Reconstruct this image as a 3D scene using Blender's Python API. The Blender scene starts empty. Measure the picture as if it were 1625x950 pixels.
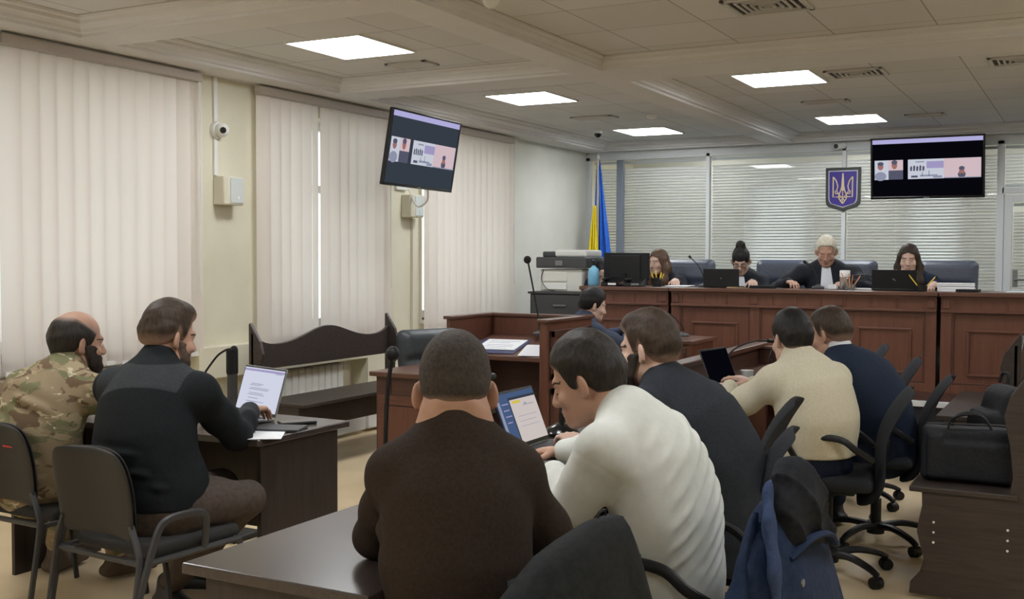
import bpy, bmesh, math, random
import numpy as np
from mathutils import Vector, Matrix
random.seed(7); rng = np.random.RandomState(7)
SC = bpy.context.scene
COL = SC.collection
PI = math.pi
def rad(a): return math.radians(a)
def V(*a): return np.array(a, float)
def unit(v):
    v = np.asarray(v, float); return v / (np.linalg.norm(v) + 1e-12)

# ---------------------------------------------------------------- materials
MATS = {}
def principled(name, col, rough=.5, metal=0., spec=.5, **kw):
    m = bpy.data.materials.new(name); m.use_nodes = True
    nt = m.node_tree; b = nt.nodes['Principled BSDF']
    b.inputs['Base Color'].default_value = (*col, 1)
    b.inputs['Roughness'].default_value = rough
    b.inputs['Metallic'].default_value = metal
    b.inputs['Specular IOR Level'].default_value = spec
    for k, v in kw.items(): b.inputs[k.replace('_', ' ')].default_value = v
    MATS[name] = m
    return m, nt, b
def node(nt, t, **kw):
    n = nt.nodes.new(t)
    for k, v in kw.items(): setattr(n, k, v)
    return n
def mapping(nt, scale, coord='Object', loc=(0, 0, 0), rot=(0, 0, 0)):
    tc = node(nt, 'ShaderNodeTexCoord'); mp = node(nt, 'ShaderNodeMapping')
    mp.inputs['Scale'].default_value = scale; mp.inputs['Location'].default_value = loc
    mp.inputs['Rotation'].default_value = rot
    nt.links.new(tc.outputs[coord], mp.inputs['Vector'])
    return mp.outputs['Vector']
def noise(nt, vec, scale, detail=4, rough=.55, dist=0.):
    n = node(nt, 'ShaderNodeTexNoise')
    n.inputs['Scale'].default_value = scale; n.inputs['Detail'].default_value = detail
    n.inputs['Roughness'].default_value = rough; n.inputs['Distortion'].default_value = dist
    nt.links.new(vec, n.inputs['Vector'])
    return n.outputs['Fac']
def ramp(nt, fac, stops, interp='LINEAR'):
    r = node(nt, 'ShaderNodeValToRGB'); r.color_ramp.interpolation = interp
    e = r.color_ramp.elements
    while len(e) < len(stops): e.new(.5)
    for i, (p, c) in enumerate(stops): e[i].position = p; e[i].color = (*c, 1)
    nt.links.new(fac, r.inputs['Fac'])
    return r.outputs['Color']
def bump(nt, b, fac, strength=.2, dist=.01):
    bp = node(nt, 'ShaderNodeBump'); bp.inputs['Strength'].default_value = strength
    bp.inputs['Distance'].default_value = dist
    nt.links.new(fac, bp.inputs['Height']); nt.links.new(bp.outputs['Normal'], b.inputs['Normal'])
def mottled(name, c1, c2, scale=8, rough=.6, stretch=(1, 1, 1), bmp=0., bscale=None, detail=5, lo=.35, hi=.65, **kw):
    m, nt, b = principled(name, c1, rough, **kw)
    v = mapping(nt, stretch)
    f = noise(nt, v, scale, detail)
    nt.links.new(ramp(nt, f, [(lo, c1), (hi, c2)]), b.inputs['Base Color'])
    if bmp:
        f2 = noise(nt, v, bscale or scale * 4, 3); bump(nt, b, f2, bmp, .004)
    return m
def wood(name, c1, c2, axis=2, scale=5., rough=.38, **kw):
    st = [9., 9., 9.]; st[axis] = .55
    m, nt, b = principled(name, c1, rough, **kw)
    v = mapping(nt, st)
    f = noise(nt, v, scale, 6, .62, .35)
    f2 = noise(nt, v, scale * 3.3, 3, .5)
    mx = node(nt, 'ShaderNodeMix'); mx.data_type = 'FLOAT'; mx.inputs[0].default_value = .35
    nt.links.new(f, mx.inputs[2]); nt.links.new(f2, mx.inputs[3])
    nt.links.new(ramp(nt, mx.outputs[0], [(.34, c1), (.5, tuple((a + d) / 2 for a, d in zip(c1, c2))), (.68, c2)]), b.inputs['Base Color'])
    bump(nt, b, f2, .05, .002)
    return m
def emission(name, col, s):
    m = bpy.data.materials.new(name); m.use_nodes = True; nt = m.node_tree
    nt.nodes.remove(nt.nodes['Principled BSDF'])
    e = node(nt, 'ShaderNodeEmission'); e.inputs['Color'].default_value = (*col, 1); e.inputs['Strength'].default_value = s
    nt.links.new(e.outputs[0], nt.nodes['Material Output'].inputs['Surface'])
    MATS[name] = m
    return m
def glass(name, tint=(.9, .95, .95), refl=1.0):
    m = bpy.data.materials.new(name); m.use_nodes = True; nt = m.node_tree
    nt.nodes.remove(nt.nodes['Principled BSDF'])
    t = node(nt, 'ShaderNodeBsdfTransparent'); t.inputs['Color'].default_value = (*tint, 1)
    g = node(nt, 'ShaderNodeBsdfGlossy'); g.inputs['Roughness'].default_value = .02
    fr = node(nt, 'ShaderNodeFresnel'); fr.inputs['IOR'].default_value = 1.5
    mul = node(nt, 'ShaderNodeMath', operation='MULTIPLY'); mul.inputs[1].default_value = refl
    ge = node(nt, 'ShaderNodeNewGeometry'); inv = node(nt, 'ShaderNodeMath', operation='SUBTRACT'); inv.inputs[0].default_value = refl
    nt.links.new(ge.outputs['Backfacing'], inv.inputs[1]); inv.use_clamp = True
    nt.links.new(inv.outputs[0], mul.inputs[1]); nt.links.new(fr.outputs[0], mul.inputs[0])
    mx = node(nt, 'ShaderNodeMixShader'); nt.links.new(mul.outputs[0], mx.inputs[0])
    nt.links.new(t.outputs[0], mx.inputs[1]); nt.links.new(g.outputs[0], mx.inputs[2])
    nt.links.new(mx.outputs[0], nt.nodes['Material Output'].inputs['Surface'])
    MATS[name] = m
    return m
def translucent(name, col, amount=.5, tcol=None, rough=.8):
    m, nt, b = principled(name, col, rough, spec=.2)
    t = node(nt, 'ShaderNodeBsdfTranslucent'); t.inputs['Color'].default_value = (*(tcol or col), 1)
    mx = node(nt, 'ShaderNodeMixShader'); mx.inputs[0].default_value = amount
    nt.links.new(b.outputs[0], mx.inputs[1]); nt.links.new(t.outputs[0], mx.inputs[2])
    nt.links.new(mx.outputs[0], nt.nodes['Material Output'].inputs['Surface'])
    return m

# ---------------------------------------------------------------- objects
def tag(o, label=None, cat=None, group=None, kind=None):
    if label: o['label'] = label
    if cat: o['category'] = cat
    if group: o['group'] = group
    if kind: o['kind'] = kind
    return o
def thing(name, label, cat, loc=(0, 0, 0), rz=0., group=None):
    o = bpy.data.objects.new(name, None); COL.objects.link(o)
    o.empty_display_size = .1
    o.location = loc; o.rotation_euler = (0, 0, rz)
    return tag(o, label, cat, group)
def link_mesh(name, me, mats, parent=None, loc=None):
    o = bpy.data.objects.new(name, me); COL.objects.link(o)
    for m in (mats if isinstance(mats, (list, tuple)) else [mats]): me.materials.append(m)
    if parent: o.parent = parent
    if loc is not None: o.location = loc
    return o
def dup(root, loc, rz, label, group=None):
    r = root.copy(); COL.objects.link(r); r.location = loc; r.rotation_euler = (0, 0, rz)
    r['label'] = label
    if group: r['group'] = group
    for ch in list(root.children):
        c = ch.copy(); COL.objects.link(c); c.parent = r
        for g in list(ch.children):
            d = g.copy(); COL.objects.link(d); d.parent = c
    return r

class MB:
    def __init__(s): s.v = []; s.f = []; s.m = []; s.cur = 0
    def add(s, vs, fs):
        b = len(s.v); s.v += [tuple(map(float, p)) for p in vs]
        s.f += [tuple(b + i for i in f) for f in fs]; s.m += [s.cur] * len(fs)
        return s
    def box(s, x0, x1, y0, y1, z0, z1):
        x0, x1 = sorted((x0, x1)); y0, y1 = sorted((y0, y1)); z0, z1 = sorted((z0, z1))
        p = [(x0, y0, z0), (x1, y0, z0), (x1, y1, z0), (x0, y1, z0), (x0, y0, z1), (x1, y0, z1), (x1, y1, z1), (x0, y1, z1)]
        return s.add(p, [(0, 3, 2, 1), (4, 5, 6, 7), (0, 1, 5, 4), (1, 2, 6, 5), (2, 3, 7, 6), (3, 0, 4, 7)])
    def obox(s, c, ax, ay, az, hx, hy, hz):
        c, ax, ay, az = map(np.asarray, (c, ax, ay, az)); p = []
        for k in (-1, 1):
            for i, j in ((-1, -1), (1, -1), (1, 1), (-1, 1)): p.append(c + ax * hx * i + ay * hy * j + az * hz * k)
        return s.add(p, [(0, 3, 2, 1), (4, 5, 6, 7), (0, 1, 5, 4), (1, 2, 6, 5), (2, 3, 7, 6), (3, 0, 4, 7)])
    def tube(s, pts, r, n=10, flat=1., up=None, closed=False):
        pts = [np.asarray(p, float) for p in pts]; N = len(pts)
        rr = r if isinstance(r, (list, tuple, np.ndarray)) else [r] * N
        vs = []; prev = None
        for i, p in enumerate(pts):
            a = pts[(i - 1) % N] if (closed or i > 0) else pts[i]; b = pts[(i + 1) % N] if (closed or i < N - 1) else pts[i]
            t = unit(b - a)
            if prev is None:
                u = np.asarray(up, float) if up is not None else (V(0, 0, 1) if abs(t[2]) < .9 else V(1, 0, 0))
            else: u = prev
            u = unit(u - t * (u @ t)); prev = u; w = np.cross(t, u)
            for k in range(n):
                a_ = 2 * PI * k / n; vs.append(p + rr[i] * (math.cos(a_) * w + math.sin(a_) * u * flat))
        fs = []
        for i in range(N if closed else N - 1):
            for k in range(n):
                a0 = i * n + k; a1 = i * n + (k + 1) % n; j = ((i + 1) % N) * n
                fs.append((a0, a1, j + (k + 1) % n, j + k))
        if not closed: fs += [tuple(range(n))[::-1], tuple((N - 1) * n + k for k in range(n))]
        return s.add(vs, fs)
    def cyl(s, a, b, r1, r2=None, n=16): return s.tube([a, b], [r1, r1 if r2 is None else r2], n)
    def lathe(s, prof, c=(0, 0, 0), n=24, axis=2):
        vs = []; fs = []; c = np.asarray(c, float)
        for (r, z) in prof:
            for k in range(n):
                a = 2 * PI * k / n; p = [r * math.cos(a), r * math.sin(a), z]
                if axis == 0: p = [p[2], p[0], p[1]]
                if axis == 1: p = [p[1], p[2], p[0]]
                vs.append(c + p)
        for i in range(len(prof) - 1):
            for k in range(n): fs.append((i * n + k, i * n + (k + 1) % n, (i + 1) * n + (k + 1) % n, (i + 1) * n + k))
        fs += [tuple(range(n))[::-1], tuple((len(prof) - 1) * n + k for k in range(n))]
        return s.add(vs, fs)
    def prism(s, poly, axis, lo, hi):
        n = len(poly); vs = []
        for h in (lo, hi):
            for (a, b) in poly: vs.append({0: (h, a, b), 1: (a, h, b), 2: (a, b, h)}[axis])
        fs = [tuple(range(n)), tuple(range(n, 2 * n))[::-1]] + [(i, n + i, n + (i + 1) % n, (i + 1) % n) for i in range(n)]
        return s.add(vs, fs)
    def slab(s, path, hw, th, curve=0., n=9):
        # path: (y,z) points in the local frame, hw half widths, th thickness; a bent pad with rounded edges
        P = [np.asarray(p, float) for p in path]; N = len(P); vs = []; fs = []
        for side in (0, 1):
            for i in range(N):
                t = unit(P[min(i + 1, N - 1)] - P[max(i - 1, 0)]); nn = V(-t[1], t[0])
                e = min(1., min(i, N - 1 - i) / 1.5) * .5 + .5
                for j in range(n):
                    q = -1 + 2 * j / (n - 1); k = th / 2 * e * (1 - .75 * abs(q) ** 5) * (1 if side == 0 else -1)
                    y, z = P[i] + nn * (k + curve * q * q)
                    vs.append((q * hw[i], y, z))
        o = N * n
        for i in range(N - 1):
            for j in range(n - 1):
                a = i * n + j
                fs.append((a, a + 1, a + n + 1, a + n)); fs.append((o + a, o + a + n, o + a + n + 1, o + a + 1))
        ring = [j for j in range(n)] + [i * n + n - 1 for i in range(1, N)] + [(N - 1) * n + j for j in range(n - 2, -1, -1)] + [i * n for i in range(N - 2, 0, -1)]
        L = len(ring)
        for i in range(L):
            a, b = ring[i], ring[(i + 1) % L]; fs.append((b, a, o + a, o + b))
        return s.add(vs, fs)
    def build(s, name, mat, parent=None, bevel=0., smooth=False, seg=2, world=None, sub=0, angle=40):
        me = bpy.data.meshes.new(name)
        vs = s.v
        if world is not None: vs = [(a - world[0], b - world[1], c - world[2]) for a, b, c in vs]
        me.from_pydata(vs, [], s.f)
        bm = bmesh.new(); bm.from_mesh(me); bmesh.ops.recalc_face_normals(bm, faces=bm.faces); bm.to_mesh(me); bm.free()
        o = link_mesh(name, me, mat, parent)
        if any(s.m): me.polygons.foreach_set('material_index', s.m)
        if world is not None and parent is None: o.location = world
        if bevel:
            b = o.modifiers.new('b', 'BEVEL'); b.width = bevel; b.segments = seg; b.limit_method = 'ANGLE'; b.angle_limit = rad(35)
        if sub:
            b = o.modifiers.new('s', 'SUBSURF'); b.levels = sub; b.render_levels = sub
        if smooth:
            me.polygons.foreach_set('use_smooth', [True] * len(me.polygons))
            if angle: me.set_sharp_from_angle(angle=rad(angle))
        return o
def struct(name, mb, mat, label=None, cat=None, **kw):
    o = mb.build(name, mat, **kw)
    return tag(o, label, cat, kind='structure')

# ---------------------------------------------------------------- implicit surfaces
def smin(a, b, k):
    if k <= 0: return np.minimum(a, b)
    h = np.maximum(k - np.abs(a - b), 0) / k
    return np.minimum(a, b) - h * h * k * .25
class SDF:
    def __init__(s): s.p = []; s.post = []
    def _add(s, fn, lo, hi, k, op): s.p.append((fn, np.asarray(lo), np.asarray(hi), k, op)); return s
    def ell(s, c, r, R=None, k=.02, op='+'):
        c = np.asarray(c, float); r = np.asarray(r, float); R = np.eye(3) if R is None else np.asarray(R)
        def fn(P):
            q = (P - c) @ R; a = q / r; k0 = np.sqrt((a * a).sum(-1)); k1 = np.sqrt(((a / r) ** 2).sum(-1)) + 1e-9
            return k0 * (k0 - 1) / k1
        m = np.sqrt(((R * r) ** 2).sum(1)) 
        return s._add(fn, c - m, c + m, k, op)
    def cone(s, a, b, r1, r2=None, k=.02, op='+', ax=None, fl=1.):
        a = np.asarray(a, float); b = np.asarray(b, float); r2 = r1 if r2 is None else r2
        ab = b - a; L = ab @ ab + 1e-12; ax = None if ax is None else unit(ax)
        def fn(P):
            w = P - a; t = np.clip((w @ ab) / L, 0, 1); d = w - t[..., None] * ab
            if ax is not None:
                e = d @ ax; d = d + (e * (1 / fl - 1))[..., None] * ax
            return np.sqrt((d * d).sum(-1)) - (r1 + (r2 - r1) * t)
        m = max(r1, r2)
        return s._add(fn, np.minimum(a, b) - m, np.maximum(a, b) + m, k, op)
    def box(s, c, h, R=None, r=.01, k=.01, op='+'):
        c = np.asarray(c, float); h = np.asarray(h, float); R = np.eye(3) if R is None else np.asarray(R)
        def fn(P):
            q = np.abs((P - c) @ R) - (h - r); m = np.maximum(q, 0)
            return np.sqrt((m * m).sum(-1)) + np.minimum(q.max(-1), 0) - r
        m = np.abs(R) @ h
        return s._add(fn, c - m, c + m, k, op)
    def chain(s, pts, rs, k=.02, op='+', ax=None, fl=1.):
        for i in range(len(pts) - 1): s.cone(pts[i], pts[i + 1], rs[i], rs[i + 1], k, op, ax, fl)
        return s
    def cut(s, fn): s.post.append(fn); return s          # intersect with fn(P) < 0
    def mesh(s, name, vox, disp=None):
        adds = [p for p in s.p if p[4] == '+']
        lo = np.min([p[1] for p in adds], 0) - 4 * vox; hi = np.max([p[2] for p in adds], 0) + 4 * vox
        n = np.ceil((hi - lo) / vox).astype(int) + 1
        F = np.full(n, 1., np.float32)
        axs = [lo[i] + vox * np.arange(n[i]) for i in range(3)]
        for fn, a, b, k, op in s.p:
            i0 = np.clip(np.floor((a - k - 3 * vox - lo) / vox).astype(int), 0, n - 1)
            i1 = np.clip(np.ceil((b + k + 3 * vox - lo) / vox).astype(int) + 1, 1, n)
            if np.any(i1 <= i0): continue
            sl = tuple(slice(i0[i], i1[i]) for i in range(3))
            P = np.stack(np.meshgrid(*[axs[i][sl[i]] for i in range(3)], indexing='ij'), -1)
            d = fn(P).astype(np.float32)
            if op == '+': F[sl] = smin(F[sl], d, k)
            else: F[sl] = -smin(-F[sl], d, k)
        for fn in s.post:
            P = np.stack(np.meshgrid(*axs, indexing='ij'), -1)
            F = -smin(-F, -fn[1](P).astype(np.float32), .026) if isinstance(fn, tuple) else np.maximum(F, fn(P).astype(np.float32))
        F[0] = F[-1] = 1; F[:, 0] = F[:, -1] = 1; F[:, :, 0] = F[:, :, -1] = 1
        vs, qs = surface_nets(F)
        vs = vs * vox + lo
        return vs, qs
def surface_nets(F):
    S = F < 0; nx, ny, nz = F.shape
    cnt = np.zeros((nx - 1, ny - 1, nz - 1), np.int8)
    for dx in (0, 1):
        for dy in (0, 1):
            for dz in (0, 1): cnt += S[dx:nx - 1 + dx, dy:ny - 1 + dy, dz:nz - 1 + dz]
    act = (cnt > 0) & (cnt < 8)
    I = np.argwhere(act); idx = np.full(act.shape, -1, np.int64); idx[act] = np.arange(len(I))
    corners = np.array([(a, b, c) for a in (0, 1) for b in (0, 1) for c in (0, 1)])
    val = np.stack([F[I[:, 0] + c[0], I[:, 1] + c[1], I[:, 2] + c[2]] for c in corners], 1)
    acc = np.zeros((len(I), 3)); num = np.zeros(len(I))
    for i in range(8):
        for j in range(i + 1, 8):
            if np.abs(corners[i] - corners[j]).sum() != 1: continue
            a, b = val[:, i], val[:, j]; m = (a < 0) != (b < 0)
            t = np.where(m, a / np.where(m, a - b, 1), 0)
            p = corners[i] + t[:, None] * (corners[j] - corners[i])
            acc[m] += p[m]; num[m] += 1
    vs = I + acc / num[:, None]
    qs = []
    for ax in range(3):
        A = [slice(None)] * 3; B = [slice(None)] * 3; A[ax] = slice(0, -1); B[ax] = slice(1, None)
        s0, s1 = S[tuple(A)], S[tuple(B)]
        E = np.argwhere(s0 != s1); flip = s0[tuple(E.T)]
        u, w = [(1, 2), (2, 0), (0, 1)][ax]
        ok = (E[:, u] > 0) & (E[:, w] > 0) & (E[:, u] < F.shape[u] - 1) & (E[:, w] < F.shape[w] - 1)
        E = E[ok]; flip = flip[ok]
        def at(du, dw):
            e = E.copy(); e[:, u] -= du; e[:, w] -= dw; return idx[tuple(e.T)]
        q = np.stack([at(1, 1), at(0, 1), at(0, 0), at(1, 0)], 1)
        q[~flip] = q[~flip][:, ::-1]
        qs.append(q)
    return vs, np.concatenate(qs)
def relax(vs, qs, it=1, f=.5):
    e = np.concatenate([qs[:, [0, 1]], qs[:, [1, 2]], qs[:, [2, 3]], qs[:, [3, 0]]]); e = np.concatenate([e, e[:, ::-1]])
    deg = np.bincount(e[:, 0], minlength=len(vs))
    for _ in range(it):
        m = np.stack([np.bincount(e[:, 0], vs[e[:, 1], c], minlength=len(vs)) for c in range(3)], 1) / np.maximum(deg, 1)[:, None]
        vs = vs + f * (m - vs)
    return vs
def vnormals(vs, qs):
    fn = np.cross(vs[qs[:, 2]] - vs[qs[:, 0]], vs[qs[:, 3]] - vs[qs[:, 1]]); N = np.zeros_like(vs)
    for c in range(4):
        for k in range(3): N[:, k] += np.bincount(qs[:, c], fn[:, k], minlength=len(vs))
    return N / (np.linalg.norm(N, axis=1, keepdims=True) + 1e-12)
def wob(P, f, seed=0, oct=3):
    # cheap smooth pseudo noise in [-1,1]
    r = np.random.RandomState(seed); o = np.zeros(len(P)); a = 1.; tot = 0
    for k in range(oct):
        for _ in range(4):
            d = r.normal(size=3); d /= np.linalg.norm(d); ph = r.uniform(0, 6.28)
            q = P @ d * f * (2 ** k); q2 = P @ r.normal(size=3) * f * .6 * (2 ** k)
            o += a * .25 * np.sin(q + ph + 1.3 * np.sin(q2 + ph * 2)); 
        tot += a; a *= .5
    return o / tot
def soft(name, sdf, vox, mats, parent=None, origin=(0, 0, 0), disp=None, smooth_it=2, cls=None, attr=None):
    vs, qs = sdf.mesh(name, vox)
    vs = relax(vs, qs, smooth_it)
    if disp is not None:
        N = vnormals(vs, qs); vs = vs + N * disp(vs, N)[:, None]
    vs = vs - np.asarray(origin)
    me = bpy.data.meshes.new(name)
    me.vertices.add(len(vs)); me.vertices.foreach_set('co', vs.astype(np.float32).ravel())
    me.loops.add(len(qs) * 4); me.loops.foreach_set('vertex_index', qs.astype(np.int32).ravel())
    me.polygons.add(len(qs)); me.polygons.foreach_set('loop_start', np.arange(0, len(qs) * 4, 4, dtype=np.int32))
    me.polygons.foreach_set('use_smooth', np.ones(len(qs), bool))
    o = link_mesh(name, me, mats, parent)
    if cls is not None:
        c = vs[qs].mean(1) + np.asarray(origin)
        me.polygons.foreach_set('material_index', cls(c).astype(np.int32))
    me.update(calc_edges=True); me.validate()
    if attr is not None and len(me.vertices) == len(vs):
        a = me.attributes.new('fade', 'FLOAT', 'POINT'); a.data.foreach_set('value', attr(vs + np.asarray(origin)).astype(np.float32))
    if parent is None: o.location = origin
    return o
def spline(pts, n=8):
    # Catmull-Rom through pts
    P = [np.asarray(p, float) for p in pts]; P = [2 * P[0] - P[1]] + P + [2 * P[-1] - P[-2]]; out = []
    for i in range(1, len(P) - 2):
        for j in range(n):
            t = j / n; a, b, c, d = P[i - 1:i + 3]
            out.append(.5 * (2 * b + (c - a) * t + (2 * a - 5 * b + 4 * c - d) * t * t + (3 * b - a - 3 * c + d) * t ** 3))
    out.append(P[-2]); return out
# ================================================================ materials
M_wall = mottled('wall_paint', (.66, .63, .50), (.70, .67, .54), 3, .85, spec=.2)
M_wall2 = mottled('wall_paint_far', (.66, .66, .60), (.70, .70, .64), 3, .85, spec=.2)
M_soffit = mottled('ceiling_paint', (.65, .64, .63), (.68, .67, .66), 4, .7, spec=.25)
def tile_mat():
    m, nt, b = principled('ceiling_tile', (.6, .58, .54), .85, spec=.2)
    v = mapping(nt, (1, 1, 1), loc=(.27, .40, 0))
    br = node(nt, 'ShaderNodeTexBrick'); br.offset = 0.; br.squash = 1.
    for k, val in (('Scale', 1.), ('Mortar Size', .004), ('Mortar Smooth', .1), ('Brick Width', .6), ('Row Height', .6), ('Bias', 0.)): br.inputs[k].default_value = val
    br.inputs['Color1'].default_value = (.59, .585, .575, 1); br.inputs['Color2'].default_value = (.64, .635, .62, 1); br.inputs['Mortar'].default_value = (.30, .28, .26, 1)
    nt.links.new(v, br.inputs['Vector']); nt.links.new(br.outputs['Color'], b.inputs['Base Color'])
    bump(nt, b, noise(nt, v, 90, 3), .15, .002)
    return m
M_tile = tile_mat()
M_floor = mottled('floor_linoleum', (.60, .47, .29), (.68, .54, .35), 2.2, .42, spec=.4, detail=8)
M_carpet = mottled('dais_carpet', (.020, .021, .024), (.038, .039, .042), 120, .95, bmp=.5, bscale=300, spec=.1)
M_mahog = wood('mahogany', (.098, .038, .024), (.158, .064, .040), 2, 4, .36)
M_mahogx = wood('mahogany_rail', (.090, .036, .024), (.148, .060, .038), 0, 4, .36)
M_mahogd = wood('mahogany_dark', (.056, .024, .018), (.092, .040, .029), 0, 4, .34)
M_mahogtop = wood('mahogany_top', (.085, .040, .028), (.14, .066, .045), 0, 5, .28)
M_wenge = wood('wenge', (.020, .014, .013), (.042, .029, .025), 2, 6, .42)
M_wengetop = wood('wenge_top', (.042, .032, .030), (.066, .050, .047), 1, 7, .24, spec=.6)
M_benchwood = wood('bench_wood', (.028, .021, .019), (.056, .042, .036), 1, 5, .42)
M_edge = principled('light_edge', (.28, .24, .20), .5)[0]
M_blind = translucent('vertical_blind_fabric', (.78, .73, .69), .42, (.86, .78, .72))
M_diffuser = translucent('added_diffuser', (.9, .9, .9), .95, (.98, .98, .98))
M_rail = principled('blind_rail', (.42, .37, .33), .55)[0]
M_venet = translucent('venetian_slat', (.82, .83, .84), .22, (.85, .87, .87), .45)
M_glass = glass('clear_glass')
M_partglass = glass('partition_glass', (.95, .965, .97), 1.0)
M_alu = principled('white_aluminium', (.60, .62, .63), .45)[0]
M_darkgrey = principled('shade_strip', (.20, .23, .28), .6)[0]
M_white = principled('white_plastic', (.74, .74, .72), .45)[0]
M_cream = principled('cream_plastic', (.66, .63, .52), .5)[0]
M_grille = mottled('speaker_grille', (.52, .56, .55), (.58, .62, .60), 200, .6)
M_black = principled('black_plastic', (.010, .010, .011), .45, spec=.3)[0]
M_blackgl = principled('black_gloss', (.008, .008, .009), .18)[0]
M_charc = principled('charcoal_plastic', (.045, .045, .048), .5)[0]
M_chrome = principled('chrome', (.6, .6, .6), .15, 1.)[0]
M_steel = principled('grey_steel', (.25, .25, .26), .4, .8)[0]
M_corrfill = emission('corridor_fill', (1, .985, .95), 13.)
M_vent = principled('vent_grille', (.52, .50, .47), .5)[0]
M_ventd = principled('vent_inside', (.035, .033, .03), .8)[0]
M_panel = emission('led_panel', (.955, .98, 1.), 25.)
M_chairfab = mottled('chair_fabric', (.035, .034, .034), (.05, .048, .047), 150, .9, bmp=.4, bscale=400, spec=.15)
M_chairshell = principled('chair_shell', (.022, .021, .021), .5, spec=.35)[0]
M_mesh = mottled('office_chair_fabric', (.020, .022, .027), (.032, .034, .04), 180, .85, bmp=.5, bscale=500, spec=.2)
M_leather = mottled('navy_leather', (.060, .072, .105), (.080, .092, .13), 60, .42, bmp=.25, bscale=160)
M_leatherg = mottled('slate_leather', (.018, .024, .030), (.028, .034, .042), 60, .45, bmp=.25, bscale=160)
M_paper = principled('paper', (.80, .81, .84), .8)[0]
M_ink = principled('ink', (.18, .18, .22), .8)[0]
M_navyfolder = principled('navy_folder', (.02, .025, .10), .5)[0]
M_red = principled('red_tag', (.55, .03, .03), .5)[0]
M_yellow = principled('pencil_yellow', (.75, .52, .05), .5)[0]
M_flagblue = mottled('flag_blue', (.010, .10, .52), (.016, .13, .60), 20, .6)
M_flagyel = mottled('flag_yellow', (.72, .56, .01), (.80, .64, .02), 20, .6)
M_gold = principled('gold_trim', (.62, .50, .30), .4, .35)[0]
M_silver = principled('pale_trim', (.55, .55, .60), .4, .2)[0]
M_shield = principled('shield_blue', (.035, .02, .22), .5)[0]
M_shieldfr = principled('shield_frame', (.035, .04, .038), .5)[0]
M_rad = principled('radiator_white', (.74, .74, .70), .4)[0]
M_window = principled('window_frame', (.78, .78, .77), .4)[0]
M_sky = emission('daylight_sky', (1., .97, .95), 3.0)
M_clearblue = principled('blue_gel', (.12, .50, .80), .2)[0]
M_bluebottle = principled('blue_bottle', (.22, .55, .80), .15, Transmission_Weight=.25)[0]
M_clear = principled('clear_plastic', (.8, .85, .85), .08, Transmission_Weight=.9)[0]
M_printer = principled('printer_body', (.62, .62, .58), .45)[0]
M_printerd = principled('printer_scanner', (.05, .052, .056), .45)[0]
M_alubody = principled('aluminium_body', (.42, .43, .45), .32, .7)[0]
M_keys = principled('keyboard', (.02, .02, .024), .5)[0]
M_bag = mottled('black_nylon', (.008, .009, .012), (.016, .017, .022), 90, .7, bmp=.35, bscale=250, spec=.3)
# screens
def scr(n, c, s=1.): return emission(n, c, s)
S_dark = scr('screen_dark', (.035, .045, .06), 1); S_black = scr('screen_black', (.002, .002, .004), 1)
S_bar = scr('screen_bar', (.42, .40, .68), 1); S_pink = scr('screen_pink', (.62, .48, .52), 1)
S_room = scr('screen_room', (.55, .58, .66), 1); S_people = scr('screen_people', (.09, .09, .14), 1)
S_skin = scr('screen_skin', (.33, .15, .14), 1); S_doc = scr('screen_doc', (.62, .64, .76), 1)
S_text = scr('screen_text', (.26, .28, .38), 1); S_paper = scr('screen_paper', (.58, .52, .50), 1)
S_blue = scr('screen_blue', (.06, .10, .20), 1); S_yel = scr('screen_yellow', (.65, .50, .06), 1); S_lilac = scr('screen_lilac', (.34, .30, .52), 1)
# people
def skin(name, c, c2): 
    m, nt, b = principled(name, c, .55, spec=.35, Subsurface_Weight=.08)
    b.inputs['Subsurface Radius'].default_value = (.01, .004, .002)
    v = mapping(nt, (1, 1, 1)); nt.links.new(ramp(nt, noise(nt, v, 14, 4), [(.35, c), (.65, c2)]), b.inputs['Base Color'])
    return m
K1 = skin('skin_warm', (.43, .25, .18), (.50, .30, .22)); K2 = skin('skin_fair', (.54, .36, .29), (.60, .41, .33)); K3 = skin('skin_tan', (.38, .22, .155), (.44, .26, .185))
M_lip = principled('lips', (.43, .235, .185), .5)[0]; M_eyew = principled('eye_white', (.7, .68, .65), .3)[0]
M_iris = principled('iris', (.03, .02, .015), .2)[0]; M_brow = principled('brow', (.04, .025, .018), .8)[0]
def hairm(name, c1, c2, stretch=(1, 1, .25), rough=.55, sk=(.40, .25, .19)):
    # hair colour thinning out to the skin colour along the hairline (mesh attribute "fade")
    m, nt, b = principled(name, c1, rough, spec=.3)
    v = mapping(nt, stretch); f = noise(nt, v, 90, 5); hc = ramp(nt, f, [(.35, c1), (.65, c2)])
    at = node(nt, 'ShaderNodeAttribute'); at.attribute_name = 'fade'
    n2 = noise(nt, mapping(nt, (1, 1, 1)), 420, 2); ad = node(nt, 'ShaderNodeMath', operation='MULTIPLY_ADD'); ad.inputs[1].default_value = .5
    nt.links.new(n2, ad.inputs[0]); nt.links.new(at.outputs['Fac'], ad.inputs[2])
    fr = ramp(nt, ad.outputs[0], [(.22, (0, 0, 0)), (1.1, (1, 1, 1))])
    mx = node(nt, 'ShaderNodeMix'); mx.data_type = 'RGBA'; mx.inputs[6].default_value = (*sk, 1)
    nt.links.new(fr, mx.inputs[0]); nt.links.new(hc, mx.inputs[7]); nt.links.new(mx.outputs[2], b.inputs['Base Color'])
    bump(nt, b, noise(nt, v, 140, 3), .5, .004)
    return m
H_dark = hairm('hair_dark', (.012, .010, .009), (.030, .023, .018)); H_black = hairm('hair_black', (.006, .005, .006), (.016, .013, .012))
H_brown = hairm('hair_brown', (.028, .018, .012), (.055, .035, .023)); H_fair = hairm('hair_light_brown', (.075, .040, .025), (.13, .075, .045))
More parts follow.
